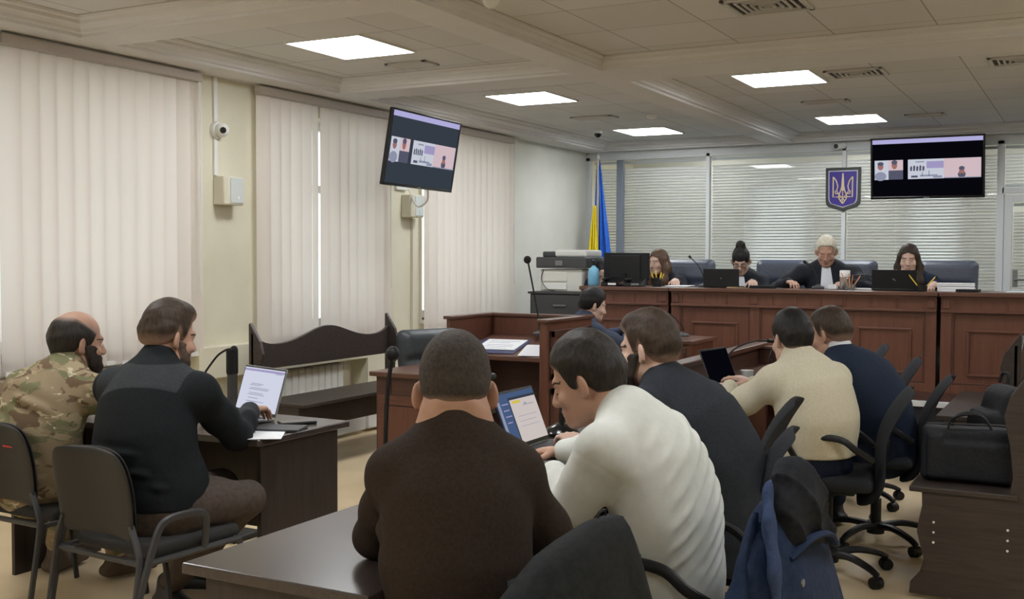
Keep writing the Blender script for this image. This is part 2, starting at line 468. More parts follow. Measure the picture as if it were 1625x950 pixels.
H_white = hairm('hair_white', (.55, .50, .40), (.75, .71, .60)); H_crop = hairm('hair_cropped', (.032, .026, .022), (.058, .046, .038), (1, 1, 1), .75)
H_beard = hairm('beard_dark', (.016, .011, .009), (.035, .024, .018), (1, 1, .5), .7); H_stub = hairm('beard_stubble', (.085, .055, .042), (.12, .08, .06), (1, 1, 1), .8)
def cloth(name, c1, c2, scale=60, rough=.85, b=.3, bs=None): return mottled(name, c1, c2, scale, rough, bmp=b, bscale=bs or scale * 6, spec=.15)
C_brown = cloth('brown_knit', (.030, .020, .016), (.040, .028, .022), 120)
C_white = cloth('white_jersey', (.64, .66, .63), (.68, .70, .67), 40, b=.10)
C_suit = cloth('charcoal_suit', (.022, .026, .034), (.030, .034, .043), 120)
C_cream = cloth('cream_wool', (.57, .53, .41), (.63, .59, .46), 110, b=.35)
C_navy = cloth('navy_suit', (.016, .024, .046), (.022, .032, .058), 120)
C_fleece = cloth('black_fleece', (.010, .012, .014), (.016, .018, .020), 120)
def two_tone(name, a, b_, scale=120):
    # cloth of two colours meeting at a sewn line, taken from the mesh attribute "fade"
    m, nt, b = principled(name, a, .85, spec=.15); v = mapping(nt, (1, 1, 1)); f = noise(nt, v, scale, 4)
    at = node(nt, 'ShaderNodeAttribute'); at.attribute_name = 'fade'; r = ramp(nt, at.outputs['Fac'], [(.48, (0, 0, 0)), (.52, (1, 1, 1))])
    mx = node(nt, 'ShaderNodeMix'); mx.data_type = 'RGBA'; nt.links.new(r, mx.inputs[0])
    nt.links.new(ramp(nt, f, [(.35, a), (.65, tuple(1.4 * q for q in a))]), mx.inputs[6]); nt.links.new(ramp(nt, f, [(.35, b_), (.65, tuple(1.3 * q for q in b_))]), mx.inputs[7])
    nt.links.new(mx.outputs[2], b.inputs['Base Color']); bump(nt, b, noise(nt, v, 700, 3), .3, .004)
    return m
C_fleece2 = two_tone('fleece_two_tone', (.010, .012, .014), (.030, .033, .037))
C_robe = cloth('black_robe', (.012, .014, .020), (.020, .022, .030), 60, .7)
C_bluewool = cloth('blue_grey_jacket', (.050, .065, .105), (.065, .080, .12), 100)
C_trous = cloth('brown_trousers', (.070, .055, .047), (.095, .075, .064), 50)
C_darktr = cloth('dark_trousers', (.010, .012, .020), (.016, .018, .028), 60)
C_jeans = cloth('navy_jeans', (.008, .012, .028), (.014, .020, .042), 60)
C_white2 = cloth('white_bib', (.66, .69, .76), (.72, .75, .80), 40)
C_shoe = principled('black_shoe', (.014, .014, .016), .45)[0]; C_boot = principled('tan_boot', (.085, .055, .035), .7)[0]
C_coatblk = cloth('black_coat', (.012, .014, .016), (.020, .022, .024), 60, .75)
C_coatblue = cloth('blue_coat', (.013, .025, .062), (.021, .036, .082), 50, .75)
C_hood = cloth('dark_lining', (.010, .011, .015), (.018, .019, .024), 50, .8)
def camo_mat():
    m, nt, b = principled('camouflage', (.3, .25, .15), .9, spec=.1)
    v = mapping(nt, (1, 1, 1.6)); last = None
    base = node(nt, 'ShaderNodeRGB'); base.outputs[0].default_value = (.27, .21, .135, 1); last = base.outputs[0]
    for sc, th, c, off in ((6, .52, (.165, .16, .09), 1.), (9, .56, (.33, .27, .17), 4.), (11, .58, (.14, .095, .06), 7.), (17, .64, (.52, .46, .33), 11.)):
        v2 = mapping(nt, (1, 1, 1.8), loc=(off, off * 2, off)); f = noise(nt, v2, sc, 3, .5, .8)
        r = node(nt, 'ShaderNodeValToRGB'); r.color_ramp.elements[0].position = th; r.color_ramp.elements[1].position = th + .03
        nt.links.new(f, r.inputs['Fac'])
        mx = node(nt, 'ShaderNodeMix'); mx.data_type = 'RGBA'; mx.inputs[7].default_value = (*c, 1)
        nt.links.new(r.outputs['Color'], mx.inputs[0]); nt.links.new(last, mx.inputs[6]); last = mx.outputs[2]
    nt.links.new(last, b.inputs['Base Color'])
    bump(nt, b, noise(nt, v, 300, 3), .3, .003)
    return m
C_camo = camo_mat()
# ================================================================ room shell
XW, YB, ZS, ZT, DZ, DY = -5.63, 12.45, 2.80, 2.90, .35, 9.36
XR, YF = 2.4, -2.6
struct('floor', MB().box(XW - .3, XR + .2, YF - .2, YB + 2.2, -.1, 0), M_floor)
d = MB().box(XW, XR, DY, YB + .05, 0, DZ)
struct('floor_dais', d, M_carpet)
struct('trim_1', MB().box(XW + .9, XR, DY - .012, 9.428, DZ - .035, DZ + .006), M_alu, bevel=.003)
# left wall with three window openings and radiator niches
WIN = [(2.95, 5.62), (6.45, 7.95), (8.70, 10.28)]
w = MB(); ys = [YF - .2] + [a for p in WIN for a in p] + [YB + 2.2]
for i in range(0, len(ys), 2): w.box(XW - .3, XW, ys[i], ys[i + 1], 0, ZT + .1)
for a, b in WIN:
    w.box(XW - .3, XW, a, b, 2.64, ZT + .1); w.box(XW - .3, XW, a, b, .63, .92); w.box(XW - .3, XW - .17, a, b, 0, .63)
    w.box(XW - .3, XW, a, a + .12, 0, .63); w.box(XW - .3, XW, b - .12, b, 0, .63)
struct('wall_left', w, M_wall)
struct('wall_left_far', MB().box(XW, XW + .006, 10.42, YB, .35, ZS), M_wall2)
struct('wall_right', MB().box(XR, XR + .2, YF - .2, YB + 2.2, 0, ZT + .1), M_wall)
struct('wall_front', MB().box(XW - .3, XR, YF - .2, YF, 0, ZT + .1), M_wall)
for i, (a, b) in enumerate(WIN):
    fr = MB(); x0, x1 = XW - .26, XW - .19
    for y0, y1, z0, z1 in ((a, a + .07, .92, 2.64), (b - .07, b, .92, 2.64), (a, b, .92, .99), (a, b, 2.57, 2.64), ((a + b) / 2 - .05, (a + b) / 2 + .05, .92, 2.64), (a, (a + b) / 2, 2.05, 2.11), ((a + b) / 2, b, 2.05, 2.11)): fr.box(x0, x1, y0, y1, z0, z1)
    f = struct('window_%d' % (i + 1), fr, M_window)
    MB().box(XW - .228, XW - .222, a + .03, b - .03, .95, 2.61).build('pane', M_glass, f)
    struct('windowsill_%d' % (i + 1), MB().box(XW - .19, XW + .045, a - .04, b + .04, .885, .92), M_white if i else M_benchwood, bevel=.006)
# boxed pipe cover on the pier, brown ledge under the first blind, floor trunking
struct('trim_2', MB().box(XW, XW + .09, 5.70, 6.42, .64, .87), M_wall, bevel=.006)
struct('trim_3', MB().box(XW, XW + .16, 2.6, 5.30, .70, .80), wood('ledge_wood', (.20, .145, .095), (.28, .21, .145), 1, 5, .5), bevel=.006)
t4 = MB()
for a, b in ((5.65, 7.02), (7.05, 7.66), (7.70, 8.9)): t4.box(XW, XW + .10, a, b, .03, .15)
struct('baseboard_left', t4, M_white, bevel=.006)
# ceiling: beams (soffit) around coffers
COF = [(-5.2, -3.42, -2.2, 1.15, .12), (-5.2, -3.42, 1.62, 4.41, .12), (-5.2, -3.42, 4.92, 6.90, .12), (-5.2, -3.42, 7.5, 12.18, .12),
       (-3.02, 1.7, -2.2, 1.15, .03), (-3.02, 1.7, 1.62, 6.95, .03), (-2.94, 1.7, 7.62, 12.18, .12)]
OPEN = [(a - w_, b + w_, c - w_, d_ + w_) for a, b, c, d_, w_ in COF]
xs = sorted({XW - .3, XR + .2} | {v for o in OPEN for v in o[:2]}); yy = sorted({YF - .2, YB + .3} | {v for o in OPEN for v in o[2:]})
cb = MB()
for i in range(len(xs) - 1):
    for j in range(len(yy) - 1):
        cx, cy = (xs[i] + xs[i + 1]) / 2, (yy[j] + yy[j + 1]) / 2
        if not any(o[0] < cx < o[1] and o[2] < cy < o[3] for o in OPEN):
            cb.add([(xs[i], yy[j], ZS), (xs[i + 1], yy[j], ZS), (xs[i + 1], yy[j + 1], ZS), (xs[i], yy[j + 1], ZS)], [(0, 3, 2, 1)])
for (a, b, c, d_, w_), o in zip(COF, OPEN):
    prof = [(0, 0), (0, .018), (.22, .022), (.25, .040), (.45, .055), (.62, .060), (.66, .078), (.9, .084), (1, .10)]
    rings = [[(o[0] + w_ * p, o[2] + w_ * p, ZS + z), (o[1] - w_ * p, o[2] + w_ * p, ZS + z), (o[1] - w_ * p, o[3] - w_ * p, ZS + z), (o[0] + w_ * p, o[3] - w_ * p, ZS + z)] for p, z in prof]
    vs = [p for r in rings for p in r]
    cb.add(vs, [(4 * i + k, 4 * i + (k + 1) % 4, 4 * i + 4 + (k + 1) % 4, 4 * i + 4 + k) for i in range(len(prof) - 1) for k in range(4)])
struct('ceiling', cb, M_soffit)
ct = MB()
for a, b, c, d_, w_ in COF: ct.box(a - .004, b + .004, c - .004, d_ + .004, ZT - .002, ZT + .03)
struct('ceiling_tiles', ct, M_tile)
struct('ceiling_slab', MB().box(XW - .3, XR + .2, YF - .2, YB + 2.2, ZT + .1, ZT + .25), M_soffit)
# thin dark joint round each coffer's tiles
dj = MB()
for a, b, c, d_, w_ in COF:
    for q in ((a, b, c, c + .012), (a, b, d_ - .012, d_), (a, a + .012, c, d_), (b - .012, b, c, d_)): dj.box(*q, ZT - .004, ZT)
struct('trim_4', dj, M_rail)
# back partition: aluminium frame, glass, venetian blinds behind it
pm = MB()
for x, hw in ((-5.60, .03), (-4.062, .022), (-2.504, .022), (-.915, .035), (.10, .04), (1.3, .03), (2.36, .04)): pm.box(x - hw, x + hw, YB - .03, YB + .04, DZ, 2.74)
pm.box(XW, XR, YB - .03, YB + .04, 2.70, 2.80); pm.box(XW, -.9, YB - .03, YB + .04, DZ, DZ + .1); pm.box(-.9, .1, YB - .03, YB + .04, 2.19, 2.25)
pm.box(.1, XR, YB - .03, YB + .04, DZ, DZ + .1)
wb = struct('wall_back', pm, M_alu, bevel=.003)
for a, b, z0, z1 in ((-5.57, -4.084, .45, 2.70), (-4.04, -2.526, .45, 2.70), (-2.482, -.95, .45, 2.70), (-.88, .06, 2.25, 2.70), (.14, 1.27, .45, 2.70), (1.33, 2.32, .45, 2.70)):
    MB().box(a, b, YB + .002, YB + .008, z0, z1).build('glass_pane', M_partglass, wb)
struct('wall_back_top', MB().box(XW, XR, YB - .02, YB + .05, 2.78, ZT + .1), M_soffit)
struct('shade_strip_back', MB().box(-5.22, -5.13, YB - .028, YB + .03, DZ + .1, 2.70), M_darkgrey, bevel=.01)  # solid blue-grey strip standing in for a mullion's shadow
dr = MB()
for q in ((-.88, -.80, .36, 2.18), (-.02, .06, .36, 2.18), (-.80, -.02, 2.10, 2.18), (-.80, -.02, .36, .55), (-.80, -.02, 1.15, 1.20)): dr.box(q[0], q[1], YB - .02, YB + .03, q[2], q[3])
do = struct('door_1', dr, M_alu, bevel=.004)
MB().box(-.81, -.01, YB + .002, YB + .008, .5, 2.12).build('glass_pane', M_partglass, do)
hd = MB().tube([(-.78 + .02, YB - .02, 1.30), (-.76, YB - .07, 1.30), (-.64, YB - .07, 1.30)], .011, 8); hd.box(-.785, -.735, YB - .03, YB - .018, 1.22, 1.40)
hd.build('door_handle', M_steel, do, smooth=True)
BL = [(-5.55, -4.09, .47, 2.69, 'white venetian blind behind the glass by the flag'), (-4.035, -2.53, .47, 2.69, 'white venetian blind behind the bun-haired woman, between two glass mullions'),
      (-2.478, -.955, .47, 2.69, 'white venetian blind behind the wall television'), (-.875, .055, 2.27, 2.69, 'short venetian blind above the glass door'), (-.79, -.02, .56, 2.09, 'narrow venetian blind inside the glass door')]
for a, b, z0, z1, lab in BL:
    t = thing('venetian_blind', lab, 'blind', ((a + b) / 2, YB + .07, z0)); h = (b - a) / 2
    MB().box(-h, h, -.02, .02, z1 - z0 - .03, z1 - z0).build('head_rail', M_alu, t)
    s = MB(); n = int((z1 - z0 - .05) / .0345); th = rad(-36)
    for k in range(n):
        z = .012 + k * .0345; pts = []
        for q in (-1, -.5, 0, .5, 1): pts.append((q * .0205 * math.cos(th) , z + q * .0205 * math.sin(th) + .0025 * (1 - q * q)))
        vs = [(x, y, zz) for x in (-h, h) for (y, zz) in pts]
        s.add(vs, [(i, i + 1, 6 + i, 5 + i) for i in range(4)])
    s.build('slats', M_venet, t, smooth=True, angle=0)
    MB().box(-h, h, -.012, .012, -.008, .006).build('bottom_rail', M_alu, t)
# corridor behind the partition, with two daylit windows
cw = MB(); cy = 14.0; ops = [(-4.0, -3.25), (-2.05, -1.45)]
xx = [XW - .3] + [v for o in ops for v in o] + [XR + .2]
for i in range(0, len(xx), 2): cw.box(xx[i], xx[i + 1], cy, cy + .2, 0, ZT + .1)
for a, b in ops: cw.box(a, b, cy, cy + .2, 0, 1.05); cw.box(a, b, cy, cy + .2, 2.45, ZT + .1)
struct('wall_corridor', cw, M_wall2)
struct('ceiling_corridor', MB().box(XW - .3, XR + .2, YB + .05, cy + .2, ZT, ZT + .1), M_soffit)
for i, (a, b) in enumerate(ops):
    fr = MB()
    for q in ((a, a + .05, 1.05, 2.45), (b - .05, b, 1.05, 2.45), (a, b, 1.05, 1.1), (a, b, 2.4, 2.45)): fr.box(q[0], q[1], cy + .05, cy + .1, q[2], q[3])
    f = struct('window_%d' % (i + 4), fr, M_window)
    MB().box(a + .03, b - .03, cy + .07, cy + .076, 1.08, 2.42).build('pane', M_glass, f)
    o = MB().box(-.45, .45, 0, .003, 0, 1.5).build('added_diffuser', M_diffuser); o.location = ((a + b) / 2, cy - .03, 1.0); tag(o, 'added unseen diffuser sheet over the %s corridor window behind the glass' % ('wider' if i == 0 else 'narrower'), 'blind')  # sheet added to soften the window light reaching the venetian blinds

for x in (-4.4, -2.4, -.4):  # unseen lamps added to brighten the venetian blinds from behind
    t = thing('ceiling_light', 'added unseen fill panel in the corridor behind the glass partition', 'ceiling light', (x, 13.3, ZT - .002), group='added corridor fill panels')
    MB().box(-.28, .28, -.28, .28, -.008, 0).build('diffuser', M_corrfill, t); MB().box(-.3, .3, -.3, .3, -.004, 0).build('frame', M_white, t)
# ---------------------------------------------------------------- vertical blinds
def vblind(y0, y1, lab, gaps=()):
    t = thing('vertical_blind', lab, 'blind', (XW + .075, y0, .82), 0)
    L = y1 - y0
    MB().box(-.03, .03, 0, L, 1.905, 1.965).build('head_rail', M_rail, t, bevel=.006)
    s = MB(); ch = MB(); n = int(round(L / .122)); st = L / n; r = random.Random(int(y0 * 10))
    for i in range(n):
        c = (i + .5) * st; a = rad(13 + r.uniform(-5, 5)); zb = .0 + r.uniform(-.004, .004); w_ = .067
        sh = 0
        for g, am in gaps:
            if abs(c - g) < st * .5: w_ -= am
        x0 = r.uniform(-.004, .004); pts = []
        for q in np.linspace(-1, 1, 5):
            pts.append((x0 + q * w_ * math.sin(a) + .007 * (1 - q * q), c + sh + q * w_ * math.cos(a)))
        vs = [(x, y, z) for z in (zb, 1.895) for x, y in pts]
        s.add(vs, [(k, k + 1, 6 + k, 5 + k) for k in range(4)])
        ch.box(x0 - .002, x0 + .010, c - .055, c + .055, zb - .004, zb + .022)
    s.build('slats', M_blind, t, smooth=True, angle=0)
    ch.build('bottom_weights', M_white, t)
    MB().tube([(.04, L - .05, 1.9), (.045, L - .05, .45), (.05, L - .045, .42), (.045, L - .04, .45), (.04, L - .04, 1.9)], .003, 5).build('bead_cord', M_white, t)
vblind(2.85, 4.13, 'cream vertical blind partly cut off by the edge, behind the camouflage man')
vblind(4.16, 5.74, 'cream vertical blind between the photo edge and the dome camera pier')
vblind(6.33, 8.06, 'cream vertical blind with two bright slits, above the wall bench', [(.73, .036), (.85, .022)])
vblind(8.60, 10.37, 'cream vertical blind nearest the flag, behind the tilted television', [(.06, .036), (.43, .016)])

# ---------------------------------------------------------------- ceiling fittings
def led(x, y, lab):
    t = thing('ceiling_light', lab, 'ceiling light', (x, y, ZT - .002), group='square LED ceiling panels')
    MB().box(-.285, .285, -.315, .315, -.008, 0).build('diffuser', M_panel, t)
    f = MB()
    for q in ((-.3, .3, -.33, -.315), (-.3, .3, .315, .33), (-.3, -.285, -.315, .315), (.285, .3, -.315, .315)): f.box(*q, -.012, 0)
    f.build('frame', M_white, t)
LX = [(-4.37, 5.9, 'square LED ceiling panel in the bay next to the dome camera pier'), (-4.37, 8.5, 'square LED ceiling panel above the tilted television bay'), (-4.37, 11.3, 'square LED ceiling panel nearest the flag'),
      (-2.19, 8.43, 'square LED ceiling panel next to the four-way air vent'), (-2.19, 11.2, 'square LED ceiling panel above the trident shield')]
for a in LX: led(*a)
for x in (-4.37, -2.19, 0.3):
    for y in (-.6, 3.1): led(x, y, 'square LED ceiling panel over the near end of the room, out of view')
for y in (5.9, 8.43, 11.2): led(.6, y, 'square LED ceiling panel beyond the edge of the picture')
def vent(x, y, sx, sy, lab, four=False, rz=0):
    t = thing('ceiling_vent', lab, 'vent', (x, y, ZT - .003), rz)
    MB().box(-sx / 2 + .02, sx / 2 - .02, -sy / 2 + .02, sy / 2 - .02, -.004, 0).build('backing', M_ventd, t)
    f = MB(); w_ = .028
    for q in ((-sx / 2, sx / 2, -sy / 2, -sy / 2 + w_), (-sx / 2, sx / 2, sy / 2 - w_, sy / 2), (-sx / 2, -sx / 2 + w_, -sy / 2, sy / 2), (sx / 2 - w_, sx / 2, -sy / 2, sy / 2)): f.box(*q, -.014, 0)
    f.build('frame', M_vent, t, bevel=.003)
    g = MB()
    if four:
        for k in range(1, 5):
            a, b = (sx / 2 - w_) * k / 5, (sy / 2 - w_) * k / 5
            for q in ((-a, a, -b - .006, -b + .006), (-a, a, b - .006, b + .006), (-a - .006, -a + .006, -b, b), (a - .006, a + .006, -b, b)): g.box(*q, -.020 + .002 * k, -.003)
    else:
        n = int(sy / .035)
        for k in range(n):
            y_ = -sy / 2 + w_ + (sy - 2 * w_) * (k + .5) / n
            g.add([(-sx / 2 + w_, y_ - .010, -.003), (sx / 2 - w_, y_ - .010, -.003), (sx / 2 - w_, y_ + .006, -.016), (-sx / 2 + w_, y_ + .006, -.016)], [(0, 1, 2, 3)])
    g.build('louvres', M_vent, t)
vent(-4.37, 6.62, .34, .20, 'grey slotted ceiling vent beside the nearest lit panel')
vent(-1.62, 5.95, .42, .40, 'square four-way air diffuser cut by the top edge', True)
vent(-1.62, 8.43, .42, .34, 'square four-way air diffuser beside the larger panel on the trident side', True)
vent(-2.15, 9.85, .40, .16, 'flat grey vent between two ceiling panels')
vent(-1.50, 11.2, .36, .20, 'small vent beside the panel above the trident shield')
vent(-4.42, 9.95, .44, .20, 'grey slotted vent between the two farther panels near the windows')
vent(-.50, 8.40, .42, .34, 'square air diffuser at the far side edge of the picture', True)
t = thing('smoke_detector', 'small white smoke detector on the ceiling between beam and far panel', 'smoke detector', (-3.86, 10.06, ZT - .002))
MB().lathe([(.05, 0), (.05, -.015), (.043, -.03), (.02, -.038), (.001, -.038)]).build('body', M_white, t, smooth=True)
MB().lathe([(.044, -.018), (.046, -.022), (.044, -.026)]).build('slot_ring', M_charc, t, smooth=True)
t = thing('dome_camera', 'white dome camera hanging under the ceiling beam at the top edge', 'camera', (-2.80, 4.98, ZT - .002))
MB().lathe([(.055, 0), (.055, -.03), (.048, -.045), (.045, -.055), (.036, -.080), (.018, -.095), (.001, -.098)]).build('dome', M_white, t, smooth=True)
MB().lathe([(.060, 0), (.060, -.012), (.055, -.016)]).build('mount_ring', M_white, t, smooth=True)
t = thing('dome_camera', 'small white dome camera with dark lens under the far ceiling moulding', 'camera', (-4.83, 10.97, ZT - .002))
MB().lathe([(.05, 0), (.05, -.03), (.045, -.04)]).build('base', M_white, t, smooth=True)
MB().lathe([(.042, -.038), (.038, -.06), (.022, -.078), (.001, -.084)]).build('dome', M_blackgl, t, smooth=True)
# dome camera on the pier with conduits, and the two wall speakers
t = thing('dome_camera', 'white eyeball camera with dark lens on the pier between the first two blinds', 'camera', (XW, 5.97, 2.42))
MB().lathe([(.062, 0), (.062, .02), (.056, .035), (.03, .038)], axis=0, n=28).build('mount', M_white, t, smooth=True)
e = SDF(); e.ell((.06, .0, .0), (.052, .052, .052)); soft('ball', e, .006, M_white, t)
ax = unit(V(.75, -.55, -.12)); q = V(.06, 0, 0)
MB().tube([q + ax * .040, q + ax * .0545], [.026, .020], 16).build('lens', M_blackgl, t, smooth=True)
for z0, z1, lab in ((2.48, ZS, 'white cable conduit from the pier camera up to the ceiling'), (2.095, 2.365, 'white cable conduit between the pier camera and the speaker below')):
    o = MB().box(0, .02, -.0175, .0175, 0, z1 - z0).build('cable_conduit', M_white, bevel=.004); o.location = (XW, 5.955, z0); tag(o, lab, 'conduit')
def speaker(y, z, lab, loc=None):
    t = thing('wall_speaker', lab, 'speaker', (XW, y, z))
    MB().prism([(0, -.09), (.10, -.09), (.13, -.06), (.13, .085), (.10, .10), (0, .10)], 2, 0, .205).build('cabinet', M_cream, t, bevel=.008, smooth=True)
    MB().box(.127, .137, -.055, .082, .012, .193).build('grille', M_grille, t, bevel=.006)
    MB().lathe([(.012, 0), (.012, .004), (.002, .006)], (.137, .02, .05), axis=0).build('badge', M_white, t, smooth=True)
speaker(6.03, 1.885, 'cream wall speaker under the camera on the pier between the first two blinds')
speaker(8.44, 1.875, 'cream wall speaker on the pier below the tilted television')
o = MB().box(0, .03, -.02, .02, 0, 1.71).build('cable_conduit', M_cream, bevel=.004); o.location = (XW, 8.52, .155); tag(o, 'cream cable conduit running down below the farther speaker', 'conduit')
# radiators in the niches
def radiator(y0, y1, lab):
    t = thing('radiator', lab, 'radiator', (XW - .10, y0, .14)); L = y1 - y0; n = int(L / .08)
    b = MB()
    for k in range(n): b.box(-.04, .045, k * L / n + .006, (k + 1) * L / n - .006, .0, .46)
    b.build('sections', M_rad, t, bevel=.012)
    g = MB().box(-.038, .042, .01, L - .01, .462, .466)
    for k in range(n): g.box(-.035, .04, k * L / n + .02, (k + 1) * L / n - .02, .466, .472)
    g.build('top_grille', M_vent, t)
    MB().tube([(-.0, L, .40), (0, L + .06, .40), (0, L + .06, .47)], .012, 8).build('valve', M_white, t, smooth=True)
radiator(6.62, 7.56, 'white sectional radiator in the niche behind the wall bench')
radiator(8.9, 9.9, 'white sectional radiator under the blind nearest the flag')
# ================================================================ judges' bench on the dais
def frame_mold(mb, x0, x1, z0, z1, y, w_, d):
    mb.box(x0, x1, y - d, y, z1 - w_, z1); mb.box(x0, x1, y - d, y, z0, z0 + w_)
    mb.box(x0, x0 + w_, y - d, y, z0 + w_, z1 - w_); mb.box(x1 - w_, x1, y - d, y, z0 + w_, z1 - w_)
def bench_unit(x0, x1, n, lab, depth=.46, f=9.43):
    t = thing('judges_bench', lab, 'bench', ((x0 + x1) / 2, f, DZ)); W = (x1 - x0) / 2; Hh = 1.245 - DZ
    b = MB(); b.box(-W, W, .03, .055, .02, Hh - .04); b.box(-W, -W + .03, .03, depth, 0, Hh - .04); b.box(W - .03, W, .03, depth, 0, Hh - .04)
    b.build('carcass', M_mahog, t)
    MB().box(-W - .012, W + .012, -.035, depth + .02, Hh - .036, Hh).build('top', M_mahogtop, t, bevel=.007)
    MB().box(-W, W, -.004, .03, 0, .075).build('plinth', M_mahogd, t, bevel=.004)
    fr = MB(); pw = .085
    fr.box(-W, W, 0, .03, Hh - .15, Hh - .036)                       # frieze
    px = [-W + (2 * W - pw) * k / n for k in range(n + 1)]
    for x in px: fr.box(x, x + pw, 0, .03, .075, Hh - .15)
    fr.box(-W, W, .002, .03, .075, .15)
    fr.build('face_frame', M_mahog, t, bevel=.004)
    tr = MB(); tr.box(-W, W, -.018, 0, Hh - .165, Hh - .145); tr.box(-W, W, -.012, 0, Hh - .052, Hh - .036)
    for x in px: tr.box(x + .015, x + pw - .015, -.010, 0, Hh - .132, Hh - .062)
    m = int(2 * W / .19)
    for k in range(m): xk = -W + 2 * W * (k + .5) / m; tr.box(xk - .006, xk + .006, -.006, 0, Hh - .14, Hh - .055)
    tr.build('frieze_moulding', M_mahogx, t, bevel=.003)
    for k in range(n):
        a, c = px[k] + pw, px[k + 1]
        p = MB().box(a - .005, c + .005, .014, .03, .15, Hh - .165).build('panel', M_mahog, t)
        g = MB(); frame_mold(g, a, c, .15, Hh - .165, .014, .016, .012); g.build('panel_bead', M_mahogd, p, bevel=.004)
        iw = (c - a) * .165
        mm = MB(); frame_mold(mm, a + iw, c - iw, .22, Hh - .30, .014, .020, .014); mm.build('raised_moulding', M_mahogx, p, bevel=.006)
    return t
bench_unit(-4.31, -3.445, 1, 'end section of the reddish wooden judges bench under the large monitor')
bench_unit(-3.415, -1.150, 3, 'long middle section of the reddish wooden judges bench, three panels wide')
bench_unit(-1.118, 1.25, 3, 'section of the reddish wooden judges bench below the stacked papers, beyond the gap')

# ================================================================ tables
def plain_table(x0, x1, y0, y1, h, lab, mod='x', top=None):
    cx, cy = (x0 + x1) / 2, (y0 + y1) / 2; t = thing('table', lab, 'table', (cx, cy, 0)); a, b = (x1 - x0) / 2, (y1 - y0) / 2
    MB().box(-a, a, -b, b, h - .028, h).build('tabletop', top or M_wengetop, t, bevel=.004)
    if mod == 'x':      # long along x: panels at both x ends
        for s in (-1, 1): MB().box(s * (a - .03), s * (a - .052), -b + .05, b - .05, 0, h - .028).build('end_panel', M_wenge, t, bevel=.002)
        MB().box(-a + .052, a - .052, b - .14, b - .12, .28, h - .028).build('modesty_panel', M_wenge, t)
    else:
        for s in (-1, 1): MB().box(-a + .05, a - .05, s * (b - .03), s * (b - .052), 0, h - .028).build('end_panel', M_wenge, t, bevel=.002)
        MB().box(-a + .10, -a + .12, -b + .052, b - .052, .28, h - .028).build('modesty_panel', M_wenge, t)
    return t
plain_table(-4.55, -2.955, 3.36, 3.97, .78, 'dark wood table with the silver laptop, in front of the camouflage and fleece men')
plain_table(-1.935, -1.385, 1.925, 3.22, .78, 'dark wood table nearest the camera, under the elbow of the brown sweater man', 'y')
plain_table(-2.05, -1.385, 3.23, 4.55, .78, 'dark wood table holding the laptop of the white sweater man', 'y')
# reddish desk of the two men at the far row, with a raised screen on its outer side
t = thing('desk', 'reddish wooden desk with raised edge in front of the cream sweater man', 'desk', (-1.75, 6.45, 0))
MB().box(-.32, .30, -.95, .95, .775, .80).build('desktop', M_mahogtop, t, bevel=.004)
MB().box(-.29, .27, -.93, -.90, 0, .775).build('side_panel', M_mahog, t, bevel=.003); MB().box(-.29, .27, .90, .93, 0, .775).build('side_panel', M_mahog, t, bevel=.003)
MB().box(-.30, -.27, -.93, .93, .1, .91).build('front_screen', M_mahogd, t, bevel=.003)
MB().box(-.335, -.235, -.96, .96, .91, .94).build('screen_cap', M_mahogtop, t, bevel=.006)
MB().box(-.27, .25, .87, .90, .80, .90).build('far_screen', M_mahogd, t, bevel=.003)
MB().box(-.27, .27, .86, .93, .90, .92).build('screen_cap', M_mahogtop, t, bevel=.005)
MB().box(-.2, .30, -.9, -.2, .60, .62).build('shelf', M_mahogtop, t, bevel=.003)
# witness booth
t = thing('witness_booth', 'reddish wooden witness stand with raised sides, a folder and papers on it', 'witness stand', (-3.93, 7.45, 0))
MB().prism([(-.33, .745), (.33, .865), (.33, .895), (-.33, .778)], 0, -.42, .40).build('desktop', M_mahogtop, t, bevel=.004)
def booth_side(x0, x1, y0, y1, z1, nm):
    p = MB().box(x0, x1, y0, y1, 0, z1).build(nm, M_mahog, t, bevel=.004)
    return p
p = booth_side(-.455, -.42, -.33, .36, 1.04, 'side_panel'); MB().box(-.475, -.40, -.35, .39, 1.04, 1.065).build('cap_rail', M_mahogtop, p, bevel=.006)
p = booth_side(-.42, .36, .33, .365, 1.035, 'back_panel'); MB().box(-.42, .34, .31, .39, 1.037, 1.062).build('cap_rail', M_mahogtop, p, bevel=.006)
p = booth_side(.36, .425, -.37, .42, 1.04, 'side_panel'); MB().box(.345, .445, -.385, .44, 1.04, 1.066).build('cap_rail', M_mahogtop, p, bevel=.006)
g = MB()
for (a, b, c, d_) in ((-.33, .38, .62, .98), (-.33, .38, .10, .56)):
    g.box(.425, .437, a, b, d_ - .05, d_); g.box(.425, .437, a, b, c, c + .05); g.box(.425, .437, a, a + .06, c, d_); g.box(.425, .437, b - .06, b, c, d_)
g.build('side_moulding', M_mahogd, t, bevel=.004)
MB().box(-.40, .36, .10, .12, .05, .752).build('modesty_panel', M_mahogd, t)
# low reddish cabinet desk left of the booth
t = thing('cabinet_desk', 'low reddish panelled desk between the wall bench and the brown sweater man', 'desk', (-3.86, 6.0, 0))
MB().box(-.23, .20, -.22, .26, .03, .75).build('carcass', M_mahogd, t, bevel=.003)
MB().box(-.26, .23, -.26, .30, .75, .78).build('top', M_mahogtop, t, bevel=.005)
g = MB(); frame_mold(g, -.21, .18, .08, .62, -.22, .05, .012); g.box(-.21, .18, -.235, -.22, .60, .63); g.box(-.13, -.115, -.23, -.22, .64, .74); g.box(.10, .115, -.23, -.22, .64, .74); g.build('face_moulding', M_mahogx, t, bevel=.004)
MB().box(-.15, .12, -.226, -.218, .14, .56).build('door', M_mahog, t, bevel=.003)
